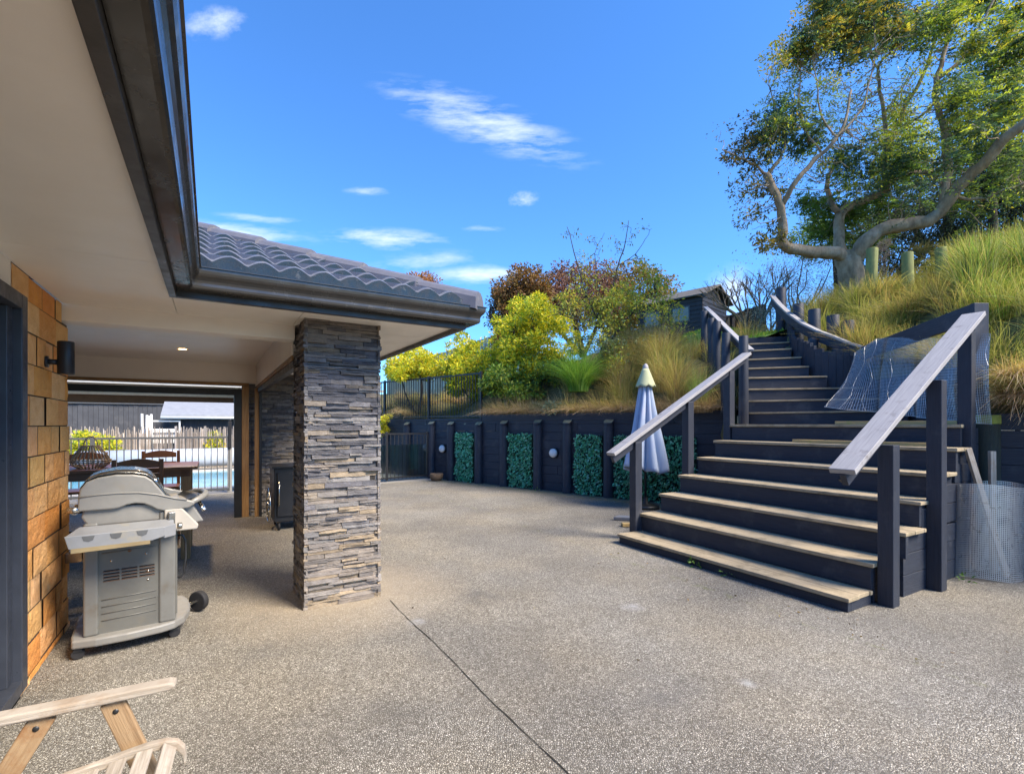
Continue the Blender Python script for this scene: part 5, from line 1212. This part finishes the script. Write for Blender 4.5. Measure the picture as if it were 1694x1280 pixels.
YG = [(.30, .38, .04), (.42, .48, .06), (.20, .28, .04), (.50, .48, .07), (.13, .20, .04)]
GLD = [(.42, .32, .05), (.28, .26, .05), (.52, .38, .06), (.15, .16, .04)]
crownpoly(38, [(1330, 20), (1400, -40), (1500, -40), (1520, 60), (1440, 85), (1370, 105), (1310, 80)], 9.6, 11.4, .34, 'f', DKG+GLD[:2], 60, .075)
crownpoly(22, [(1265, 100), (1330, 20), (1400, 40), (1370, 110), (1310, 120), (1265, 125)], 9.6, 10.6, .26, 'l', GLD+YG[:1], 190, .065)
crownpoly(26, [(1500, -20), (1700, -20), (1700, 120), (1640, 150), (1560, 90)], 9.3, 10.8, .34, 'f', DKG+YG, 60, .075)
crownpoly(15, [(1235, 245), (1290, 160), (1360, 165), (1365, 225), (1300, 255)], 9.5, 10.6, .34, 'f', DKG+YG[2:3], 36, .07)
crownpoly(13, [(1180, 205), (1250, 190), (1290, 225), (1260, 280), (1180, 260)], 9.6, 10.2, .20, 'l', [(.05, .06, .03), (.08, .08, .03), (.04, .05, .025), (.14, .11, .03)], 75, .09)
crownpoly(18, [(1225, 290), (1290, 300), (1300, 360), (1290, 440), (1245, 400), (1215, 330)], 9.9, 10.6, .20, 'l', [(.10, .11, .03), (.20, .16, .04), (.06, .07, .03), (.26, .22, .05)], 80, .085)
crownpoly(62, [(1290, 120), (1420, 90), (1510, 190), (1470, 290), (1380, 330), (1330, 300), (1290, 220)], 9.6, 11.8, .25, 'l', YG+GLD, 85, .06, gap=.35)
crownpoly(40, [(1480, 110), (1700, 110), (1700, 260), (1560, 260), (1490, 250)], 9.4, 11, .26, 'l', YG, 100, .06, gap=.35)
crownpoly(20, [(1560, 130), (1700, 140), (1700, 225), (1590, 220)], 8.8, 10, .34, 'f', DKG+YG[:2], 36, .07)
crownpoly(14, [(1385, 255), (1490, 235), (1500, 300), (1395, 315)], 9.9, 11, .34, 'f', DKG+YG[:1], 36, .07)
crownpoly(22, [(1480, 235), (1700, 230), (1700, 330), (1600, 370), (1530, 350), (1480, 290)], 9.2, 10.8, .34, 'f', DKG+[(.14, .22, .05), (.24, .34, .06)], 36, .07)
crownpoly(24, [(1440, 200), (1530, 180), (1540, 290), (1450, 290)], 11.4, 12.4, .30, 'l', [(.55, .56, .05), (.42, .50, .05)], 190, .07)
crownpoly(18, [(1320, 330), (1470, 320), (1460, 400), (1420, 410), (1320, 400)], 11.2, 12.4, .28, 'f', [(.12, .20, .04), (.18, .28, .05), (.07, .12, .04)], 48, .075)
crownpoly(120, [(1265, 110), (1340, 10), (1440, -30), (1700, -30), (1700, 370), (1500, 340), (1380, 330), (1300, 300), (1260, 230)], 9.2, 12, .38, 'l', YG+DKG[1:], 70, .052, twig=.009)
crownpoly(34, [(1185, 215), (1250, 195), (1300, 240), (1290, 420), (1225, 400), (1220, 300)], 9.7, 10.5, .26, 'l', [(.08, .09, .03), (.16, .14, .04), (.24, .22, .05)], 30, .06, twig=.007)
tm.build('trunk', m_bark, tr); V, Fq, c = merge(crown); npmesh('crown', V, Fq, m_leafthin, tr, c)
def tree(name, label, basepx, trunk, polys, mat=m_leaf, bark=m_darkbark, cat='tree', group=None, tips=()):
    global crown, nodes
    crown = []; mb = MB(); nd = []
    for pts, r0, r1 in trunk: Q, _ = limb(mb, [W(*p) for p in pts], r0, r1, .02); nd += Q
    for kw in polys: crownpoly(*kw[0], tm_=mb, nd=nd, **kw[1])
    t = thing(name, W(*basepx), label, cat, group); mb.build('trunk', bark, t)
    if crown: V, Fq, c = merge(crown); npmesh('crown', V, Fq, mat, t, c)
    return t
# yellowing fruit tree above the green tussock
tree('fruit_tree', 'thin yellowing tree with sparse upright twigs behind the golden grass', (1013, 640, 11.5),
  [([(1014, 640, 11.5), (1012, 600, 11.5), (1010, 565, 11.5), (1005, 535, 11.5)], .06, .04),
   ([(1008, 560, 11.5), (985, 520, 11.4), (965, 470, 11.3), (950, 420, 11.2), (938, 375, 11.2)], .03, .006),
   ([(1005, 535, 11.5), (1010, 490, 11.5), (1022, 440, 11.5), (1035, 400, 11.5), (1040, 365, 11.5)], .03, .006),
   ([(1010, 565, 11.5), (1035, 530, 11.4), (1060, 500, 11.3), (1085, 480, 11.3)], .03, .008), ([(1012, 545, 11.5), (975, 535, 11.3), (930, 520, 11.2), (905, 525, 11.1)], .025, .006),
   ([(1015, 575, 11.5), (1045, 565, 11.3), (1075, 570, 11.2), (1110, 560, 11.2)], .022, .006), ([(1022, 440, 11.5), (1050, 420, 11.5), (1068, 395, 11.5), (1078, 378, 11.5)], .014, .004),
   ([(995, 540, 11.5), (990, 480, 11.6), (985, 420, 11.6), (1000, 385, 11.6)], .02, .004)],
  [((40, [(960, 430), (1060, 430), (1110, 470), (1110, 520), (1010, 520), (920, 500)], 11, 11.9, .22, 'l', [(.50, .46, .05), (.32, .36, .05), (.58, .46, .05), (.18, .22, .04)], 80, .07), {}),
   ((60, [(925, 480), (1110, 475), (1140, 590), (1040, 615), (930, 600)], 10.7, 11.9, .24, 'l', [(.46, .46, .06), (.30, .38, .06), (.20, .27, .07), (.56, .46, .05)], 70, .07), {}),
   ((42, [(900, 500), (1100, 510), (1130, 590), (1040, 610), (960, 580)], 10.9, 11.9, .22, 'l', [(.34, .32, .06), (.16, .20, .06), (.25, .27, .12), (.40, .32, .05)], 70, .075), {}),
   ((20, [(985, 560), (1100, 570), (1090, 600), (1010, 608)], 10.8, 11.2, .20, 'l', [(.12, .17, .06), (.18, .24, .10), (.22, .26, .14)], 80, .075), {}),
   ((14, [(925, 372), (945, 372), (1005, 400), (1045, 362), (1082, 378), (1060, 425), (960, 430)], 11.2, 11.8, .13, 'l', [(.14, .15, .05), (.22, .2, .05)], 12, .075), {'twig': .005})])
YEL = [(.68, .62, .035), (.54, .56, .035), (.78, .64, .04), (.36, .44, .04), (.18, .27, .035)]
MID = [(.11, .22, .04), (.18, .30, .05), (.06, .12, .035), (.34, .42, .05)]
def shrub(name, label, base, poly, Y0, Y1, n, r, cols, nl, sz, group=None):
    b = W(*base); b.z = H1(b.x, b.y); yb = base[2]
    cx_ = sum(p[0] for p in poly)/len(poly); cy_ = sum(p[1] for p in poly)/len(poly)
    py_b = HZ-(b.z-CH)*F/yb
    return tree(name, label, (base[0], py_b, yb), [([(base[0], py_b+4, yb), (base[0]+8, (py_b+cy_)/2, yb), (cx_, cy_, yb)], .05, .02), ([(base[0], py_b+4, yb), (cx_-20, (py_b+cy_)/2+5, yb), (cx_-30, cy_, yb)], .035, .012)],
                [((n, poly, Y0, Y1, r, 'l', cols, nl, sz), {'aspect': .42})], cat='shrub', group=group)
shrub('citrus_bush', 'tall bright yellow-green leafy bush right of the roof corner', (865, 640, 13.2), [(832, 525), (850, 488), (870, 510), (892, 492), (945, 540), (955, 610), (880, 630), (815, 605)], 12.4, 14.2, 90, .25, YEL, 230, .10)
shrub('lemon_bush', 'broad yellow-green leafy bush behind the iron fence', (785, 640, 14), [(728, 600), (748, 562), (762, 552), (790, 570), (840, 580), (845, 640), (800, 655), (740, 640)], 13.2, 15, 72, .27, YEL, 230, .10)
shrub('low_bush', 'low yellow bush nearest the soffit corner above the fence', (690, 640, 15), [(640, 600), (668, 585), (690, 578), (735, 590), (750, 615), (700, 625), (645, 620)], 14.2, 15.8, 46, .25, YEL[:4], 200, .10)
shrub('glossy_shrub', 'dark green glossy shrub below the tall yellow bush', (880, 660, 12.6), [(835, 600), (925, 590), (945, 620), (900, 650), (850, 655), (800, 640)], 12.0, 13.2, 52, .24, MID+[(.30, .34, .05)], 200, .10)
shrub('edge_bush', 'small yellow bush peeping past the pillar beside the gate', (632, 705, 14.6), [(625, 690), (640, 685), (648, 705), (638, 715), (622, 712)], 14.3, 14.9, 9, .16, YEL[:3], 130, .07)
# small blue-green plant hanging at the wall edge
p = RW(s_of(912), -.05, 1.8); V, Fq, c = merge([clump(np.array([p.x+(_-3)*.055, p.y-.05, 1.82+random.uniform(-.04, .12)]), .12, 50, .07, [(.16, .26, .17), (.24, .34, .24)], .6) for _ in range(7)])
tag(npmesh('trailing_plant', V, Fq, m_leaf, cols=c), 'small blue-green leafy plant on the wall edge between dry tussocks', 'plant')
RUST = [(.22, .11, .04), (.30, .16, .05), (.12, .06, .03), (.36, .21, .06), (.08, .05, .03)]
PURP = [(.16, .085, .07), (.22, .11, .085), (.10, .06, .05), (.28, .15, .10)]
def bigtree(name, label, base, poly, Y0, Y1, n, r, cols, nl, sz, bark=m_darkbark):
    cx_ = sum(p[0] for p in poly)/len(poly); cy_ = sum(p[1] for p in poly)/len(poly); Y = base[2]
    return tree(name, label, base, [([base, (cx_, (base[1]+cy_)/2, Y), (cx_, cy_, Y)], .16, .06), ([base, (cx_-35, (base[1]+cy_)/2, Y), (cx_-50, cy_, Y)], .1, .04), ([base, (cx_+35, (base[1]+cy_)/2, Y), (cx_+50, cy_, Y)], .1, .04)], [((n, poly, Y0, Y1, r, 'l', cols, nl, sz), {'aspect': .5, 'twig': .015})], bark=bark)
bigtree('rusty_tree', 'rust brown rounded tree behind the yellow bushes', (858, 590, 19), [(818, 520), (825, 480), (850, 452), (885, 448), (900, 480), (895, 540), (870, 600), (830, 600)], 18.2, 20, 105, .45, RUST[:3]+[(.12, .08, .03), (.26, .17, .05)], 190, .12)
bigtree('purple_brown_tree', 'wide purple brown tree with a domed crown behind the fruit tree', (965, 590, 21), [(880, 470), (910, 452), (960, 442), (1020, 445), (1030, 500), (980, 540), (890, 540)], 20, 22.5, 95, .55, PURP, 200, .13)
bigtree('golden_brown_tree', 'golden brown rounded tree left of the small shed', (1060, 590, 22), [(1005, 455), (1040, 442), (1095, 458), (1110, 485), (1095, 550), (1010, 575)], 21, 23, 90, .5, [(.26, .17, .05), (.34, .24, .05), (.18, .13, .04), (.14, .14, .04)], 170, .13)
bigtree('orange_tree', 'orange brown treetop showing above the roof ridge', (698, 560, 27), [(640, 475), (665, 460), (705, 458), (735, 478), (750, 500), (690, 520), (650, 510)], 26, 28.5, 75, .5, [(.32, .13, .03), (.24, .10, .03), (.40, .19, .05)], 190, .14)
# pale fence and dark trunk at the back
bk = thing('back_fence', W(720, 620, 21), 'pale weathered timber fence on the slope behind the yellow bushes', 'fence')
mb = MB(); a, b = W(640, 600, 23), W(845, 560, 19); a.z = 2.6; b.z = 2.6; d = (b-a).normalized(); L = (b-a).length; s = 0
while s < L: mb.box(a+d*s, d*.16, (0, .03, 0), (0, 0, 1.45+1.15*s/L+random.uniform(-.02, .02))); s += .17
mb.build('boards', wood('grey_green_boards', (.42, .38, .27), (.28, .26, .18), rough=.9, dirt=(.50, .44, .28), dscale=2), bk)
# bare tree
def baretree():
    mb = MB(); 
    def grow(p, d, L, r, lev):
        q = p+d*L; P = [p, p.lerp(q, .5)+Vector([random.uniform(-.06, .06)*L for _ in range(3)]), q]
        limb(mb, P, r, r*.62, .005)
        if lev == 0: return
        for k in range(3 if lev > 2 else 2+(random.random() < .6)):
            nd = (d+Vector((random.uniform(-.8, .8), random.uniform(-.6, .6), random.uniform(-.1, .55)))).normalized()
            grow(p.lerp(q, random.uniform(.55, 1)), nd, L*random.uniform(.6, .82), r*.58, lev-1)
    b = W(1250, 545, 13.6)
    for (dx, dz) in ((-.75, 1), (-.35, 1), (.1, 1), (.35, .9)): grow(b+Vector((random.uniform(-.1, .1), 0, -.25)), Vector((dx, random.uniform(-.2, .2), dz)).normalized(), .85, .05, 4)
    t = thing('bare_tree', b, 'leafless many-stemmed tree at the top of the steps beside the lawn', 'tree'); mb.build('branches', m_twig, t)
    V, Fq, c = leaves(np.array([b+Vector((random.gauss(-.1, .55), random.gauss(0, .3), random.uniform(.8, 2.2))) for _ in range(130)]), .06, [(.22, .18, .06), (.12, .12, .04)]); npmesh('crown', V, Fq, m_leaf, t, c)
baretree()
# silvery shrub, dark thicket, flax, red plant behind the lichen posts
def blobshrub(name, label, cs, cols, n, sz, asp=.4, cat='shrub', mat=m_leaf, droop=0, core=True):
    b = Vector(cs[0][:3]); t = thing(name, (b.x, b.y, H1(b.x, b.y)), label, cat); mb = MB()
    for (x, y, z, r) in cs: limb(mb, wander((b.x, b.y, H1(b.x, b.y)-.1), (x, y, z), 4, .1), .035, .01)
    mb.build('stems', m_darkbark, t)
    V, Fq, c = merge([clump(np.array([x, y, z]), r, n, sz, cols, asp, droop, .9, .45) for (x, y, z, r) in cs]); npmesh('foliage', V, Fq, mat, t, c); return t
def PW(px, py, Y, r): p = W(px, py, Y); return (p.x, p.y, p.z, r)
SIL = [(.20, .23, .22), (.28, .31, .30), (.13, .16, .15)]
blobshrub('silver_shrub', 'blue-grey silvery shrub between the bare tree and the palisade', [PW(1275, 500, 13.2, .55), PW(1262, 525, 13, .5), PW(1290, 470, 13.5, .6), PW(1285, 530, 12.6, .5)], SIL, 900, .05)
blobshrub('twiggy_bush', 'grey brown twiggy bush behind the big tree trunk', [PW(px, py, Y, .62) for px, py, Y in ((1310, 470, 14), (1335, 445, 14.3), (1360, 460, 14), (1340, 490, 13.5), (1375, 440, 14.4), (1300, 440, 14.6), (1385, 480, 14), (1320, 500, 13.4), (1330, 415, 14.8))], [(.26, .22, .19), (.17, .15, .13), (.38, .34, .32), (.10, .10, .09)], 900, .05, .25)
DARK = [(.12, .15, .07), (.035, .055, .04), (.05, .075, .05), (.025, .035, .035), (.07, .10, .06), (.10, .12, .13)]
dk = [PW(px+random.uniform(-10, 10), py+random.uniform(-8, 8), Y, random.uniform(.6, .85)) for px, py, Y in [(1455+i*34, 470-j*42-i*3, 12.6+random.uniform(-.4, .8)) for i in range(10) for j in range(4)]]
blobshrub('dark_hedge', 'dense dark evergreen hedge behind the three lichen covered posts', dk, DARK, 950, .085, .4)
blobshrub('pampas_plume', 'pale pinkish feathery plume beside the leftmost lichen post', [PW(1460, 420, 11.3, .14), PW(1457, 435, 11.3, .14), PW(1463, 404, 11.3, .1), PW(1455, 450, 11.3, .12)], [(.50, .42, .42), (.40, .34, .34)], 260, .09, .12, 'plant')
blobshrub('red_shrub', 'dark red leafy shrub behind the rightmost lichen post', [PW(1620, 412, 9.6, .2), PW(1635, 402, 9.6, .2), PW(1608, 420, 9.6, .16)], [(.16, .03, .025), (.24, .05, .035), (.09, .03, .02)], 420, .06, .4, 'shrub')
spots = []
for (px, py, Y) in ((1525, 400, 10.6), (1570, 395, 10.4), (1600, 385, 10.2), (1640, 385, 10), (1670, 375, 9.8)):
    p = W(px, py, Y); spots.append((p.x, p.y, p.z-.25, 220, .45, .45, .012, [(.30, .28, .12), (.20, .20, .08), (.38, .33, .18)], (0, 0), .12, 1.8))
bank('trailing_grass', 'yellowish drooping stems in front of the dark hedge', spots)
spots = []
for i in range(15):
    px = random.uniform(1600, 1720); p = W(px, 440+random.uniform(-25, 15)-(px-1600)*.25, random.uniform(7.2, 8.2)); spots.append((p.x, p.y, p.z-.35, 150, .75, .35, .013, OLIVE+[(.24, .36, .08), (.18, .30, .06)], (-.05, 0), .14, .5))
bank('flax_blades', 'bright green upright blades at the upper right edge of the hillside', spots)
# lichen posts
for (px, y0, y1, Y, w, lab) in ((1441, 500, 411, 9.3, 17, 'leftmost of three lichen covered posts, beside the tree trunk'), (1502, 497, 418, 9.0, 17, 'middle of three lichen covered posts on the grassy slope'), (1558, 470, 410, 8.9, 18, 'rightmost of three lichen covered posts, nearest the red shrub')):
    b, t = W(px, y0+22, Y), W(px, y1, Y); mb = MB(); lx = random.uniform(-.03, .03)
    mb.tube([b, b.lerp(t, .5), t+Vector((lx, 0, 0))], [w/F*Y/2*1.05, w/F*Y/2, w/F*Y/2*.95], 10, jit=.06); tag(mb.build('lichen_post', m_lichenpost, None, .008), lab, 'post', 'lichen posts on the slope')
# a slim tree trunk in the dark at the right
tree('shaded_tree', 'dark slim tree trunk in the shade behind the right hillside', (1645, 395, 10.6), [([(1640, 400, 10.6), (1643, 350, 10.6), (1640, 300, 10.8), (1650, 200, 11)], .10, .05)], [((28, [(1600, 250), (1720, 240), (1720, 330), (1620, 330)], 11, 12.5, .45, 'l', DARK, 300, .08), {})])
tree('backdrop_tree', 'dense mid-green tree filling the gap behind the big spreading tree', (1560, 430, 15.5), [([(1560, 440, 15.5), (1565, 380, 15.5), (1580, 300, 15.5)], .2, .08), ([(1560, 440, 15.5), (1500, 360, 15.5), (1470, 320, 15.5)], .12, .04), ([(1560, 440, 15.5), (1640, 330, 15.5), (1680, 260, 15.5)], .12, .04)],
  [((90, [(1440, 300), (1500, 235), (1600, 190), (1720, 150), (1720, 400), (1450, 400)], 14.6, 16.6, .55, 'l', [(.10, .17, .05), (.16, .25, .06), (.06, .10, .04), (.26, .34, .07)], 230, .11), {})])
tree('backdrop_shrub', 'bright green bushy tree behind the forked trunk', (1370, 440, 14.5), [([(1385, 500, 14.5), (1380, 410, 14.5), (1370, 370, 14.5)], .1, .04)],
  [((34, [(1310, 370), (1400, 330), (1470, 340), (1480, 410), (1330, 420)], 14, 15.2, .42, 'l', [(.16, .26, .05), (.24, .36, .06), (.10, .16, .04)], 230, .09), {})])
# unseen trees added up the hill, right of the picture, meant as patio shade
def hilltree(i, x, y, h, r, cols, lab):
    z = H1(x, y); t = thing('unseen_hill_tree', (x, y, z), lab, 'tree', 'unseen trees up the hill beyond the right edge'); mb = MB(); nd = []
    Q, _ = limb(mb, [(x, y, z-.2), (x+.2, y, z+h*.3), (x-.1, y+.1, z+h*.6), (x, y, z+h*.85)], .22, .07, .03); nd += Q; parts = []
    for k in range(34):
        a = random.uniform(0, 6.28); u = random.uniform(.12, 1); rr = r*(1-abs(u-.5)*.9)*math.sqrt(random.random()); p = (x+math.cos(a)*rr, y+math.sin(a)*rr, z+h*u)
        limb(mb, wander(nearest(nd, p), p, 3, .15), .03, .008); parts.append(clump(np.array(p), random.uniform(.6, .95), 150, .20, cols, .5))
    mb.build('trunk', m_darkbark, t); V, Fq, c = merge(parts); npmesh('crown', V, Fq, m_leaf, t, c)
for i, (x, y, h, r) in enumerate(((15.5, 9.5, 8, 2.6), (17.5, 13, 8.5, 2.8))):
    hilltree(i, x, y, h, r, DARK+YG[:2], 'unseen broad evergreen tree added up the hill beyond the right edge')
# ================================================================ IVY PANELS
IV = [(.12, .42, .22), (.20, .56, .32), (.07, .28, .14), (.32, .62, .44), (.14, .48, .28)]
for (xa, xb, lab) in ((751, 781, 'leafy artificial hedge panel, leftmost and narrowest on the sleeper wall'), (839, 879, 'leafy artificial hedge panel between two round posts, second from the left'),
                      (948, 995, 'leafy artificial hedge panel, third from the left, right of the second wall light'), (1014, 1152, 'wide artificial hedge panel behind the umbrella and the stair rail')):
    sa, sb_ = s_of(xa), s_of(xb); zt = 1.30; n = int((sb_-sa)*zt*1500)
    s = rng.uniform(sa+.02, sb_-.02, n); z = rng.uniform(.03, zt, n); o = rng.uniform(.03, .10, n)+.02*np.sin(s*17)*np.sin(z*15)
    P = np.array(W0)[None]+np.array(WD)[None]*s[:, None]+np.array(WN)[None]*o[:, None]; P[:, 2] = z
    t = thing('hedge_panel', RW((sa+sb_)/2, .05, .03), lab, 'hedge panel', 'artificial hedge panels on the sleeper wall')
    V, Fq, c = leaves(P, .062, IV, .62, .35, .25, dirs=np.tile(np.array([WN.x*.7, WN.y*.7, -.25]), (n, 1))); npmesh('leaves', V, Fq, m_ivy, t, c)
    mb = MB(); mb.box(RW(sa+.03, .006, .05), WD*(sb_-sa-.06), WN*.02, Z*(zt-.08)); mb.build('backing', M('panel_backing', (.012, .04, .024), rough=.9), t)
# ================================================================ HILL SHED
k0 = Vector((6.07, 15.5, 0)); e1 = Vector((-2.07, 2.1, 0)).normalized(); e2 = Vector((e1.y, -e1.x, 0)); hs_ = thing('hill_shed', k0+Z*4, 'small dark weatherboard shed with two pale windows at the top of the hill', 'shed')
zb, ze, zp = 3.7, 5.66, 6.08; Ls, Wd = 2.3, 1.9
m_wb = M('navy_weatherboard', (.026, .028, .040), (.018, .02, .029), scale=3, rough=.6, bump=.2)
mb = MB(); k1 = k0+e1*.02+e2*.02
mb.box(k1+Z*zb, e1*Ls, e2*Wd, Z*(ze-zb)); mb.prism([k1+Z*ze, k1+e2*Wd+Z*ze, k1+e2*Wd/2+Z*(zp-.02)], e1*Ls)
wl_ = mb.build('wall', m_wb, hs_)
mb = MB(); z = zb
while z < ze-.05:
    mb.box(k0+Z*z-e2*.0, e1*Ls, e2*.018, Z*.118); mb.box(k0+Z*z-e1*.0, e2*Wd, e1*.018, Z*.118); z += .135
mb.build('boards', m_wb, hs_, .004)
mb = MB()
mb.prism([k0-e2*.16+Z*(ze-.06), k0+e2*Wd/2+Z*zp, k0+e2*Wd/2+Z*(zp+.05), k0-e2*.16+Z*(ze-.02)], e1*(Ls+.3)); mb.prism([k0+e2*(Wd+.16)+Z*(ze-.06), k0+e2*Wd/2+Z*(zp+.001), k0+e2*Wd/2+Z*(zp+.051), k0+e2*(Wd+.16)+Z*(ze-.02)], e1*(Ls+.3))
ro = mb.build('roof', M('shed_roof', (.13, .12, .10), (.09, .08, .07), rough=.7), hs_); ro.location += -e1*.18
for s0_ in (.42, 1.45):
    mb = MB(); mb.box(k0+e1*s0_-e2*.012+Z*4.86, e1*.62, e2*.03, Z*.50); wn = mb.build('window', m_frame, hs_)
    mb = MB(); mb.box(k0+e1*(s0_+.04)-e2*.02+Z*4.90, e1*.54, e2*.008, Z*.42); mb.build('pane', M('pale_blind', (.22, .25, .22), rough=.25), wn)
wf2 = thing('deck_railing', W(1222, 540, 16.5), 'dark picket railing beside the small hill shed', 'railing')
a, b = W(1203, 545, 16.9), W(1262, 560, 15.2); a.z = b.z = 0
picket_fence(wf2, a, b, 4.0, 5.25, .26, .14, .11, [0, 1.0], m=m_wb, namep='boards')
# ================================================================ LITTER ON THE PAVING
P = []; 
for i in range(260):
    t = random.random()
    if t < .5: s = random.uniform(-5, 2); p = RW(s, abs(random.gauss(.25, .35))+.12, .006)
    elif t < .8: p = SP(random.uniform(-.6, .0), random.uniform(-2.6, .8), .006)
    else: p = Vector((random.uniform(-1, 4.5), random.uniform(3, 10), .006))
    if (p-SP(0, 0, 0)).dot(SV) > -.02 and -2.8 < -(p-SP(0, 0, 0)).dot(SU) < .12: continue
    P.append(p)
V, Fq, c = leaves(np.array(P), .03, [(.20, .13, .06), (.34, .26, .14), (.10, .07, .04), (.45, .42, .36)], .5, 0); V[:, 2] = np.clip(V[:, 2], .004, .016)
tag(npmesh('leaf_litter', V, Fq, m_leaf, cols=c), 'scattered dry leaves and grit on the concrete paving', 'leaf litter', kind='stuff')
parts = []
for (px, py, n) in ((1151, 937, 40), (1205, 955, 14), (797, 795, 26), (862, 802, 10), (890, 812, 8), (1600, 962, 18)):
    p = G(px, py); parts.append(clump(np.array([p.x, p.y, .02]), .06, n, .045, [(.10, .20, .04), (.16, .28, .06)], .5))
V, Fq, c = merge(parts); tag(npmesh('paving_weeds', V, Fq, m_leaf, cols=c), 'tiny green weeds sprouting along the stair and wall footings', 'weeds', kind='stuff')

# planting by the pool
for nm, lab, cs in (('pool_shrub', 'yellow green rounded shrub at the left behind the pool fence', [HQ(150, 19.5), HQ(172, 19.6), HQ(130, 19.4)]), ('pool_bush', 'small yellow bush in front of the dark shed by the pool', [HQ(356, 20.3)])):
    t = thing(nm, cs[0], lab, 'shrub'); mb = MB(); P_ = []
    for c0 in cs:
        for k in range(5):
            q = c0+Vector((random.uniform(-.25, .25), random.uniform(-.2, .2), random.uniform(.45, 1.15))); limb(mb, wander(c0, q, 3, .1), .02, .008); P_.append(clump(np.array(q), .3, 240, .10, YEL, .42))
    mb.build('stems', m_darkbark, t); V, Fq, c = merge(P_); npmesh('foliage', V, Fq, m_leaf, t, c)
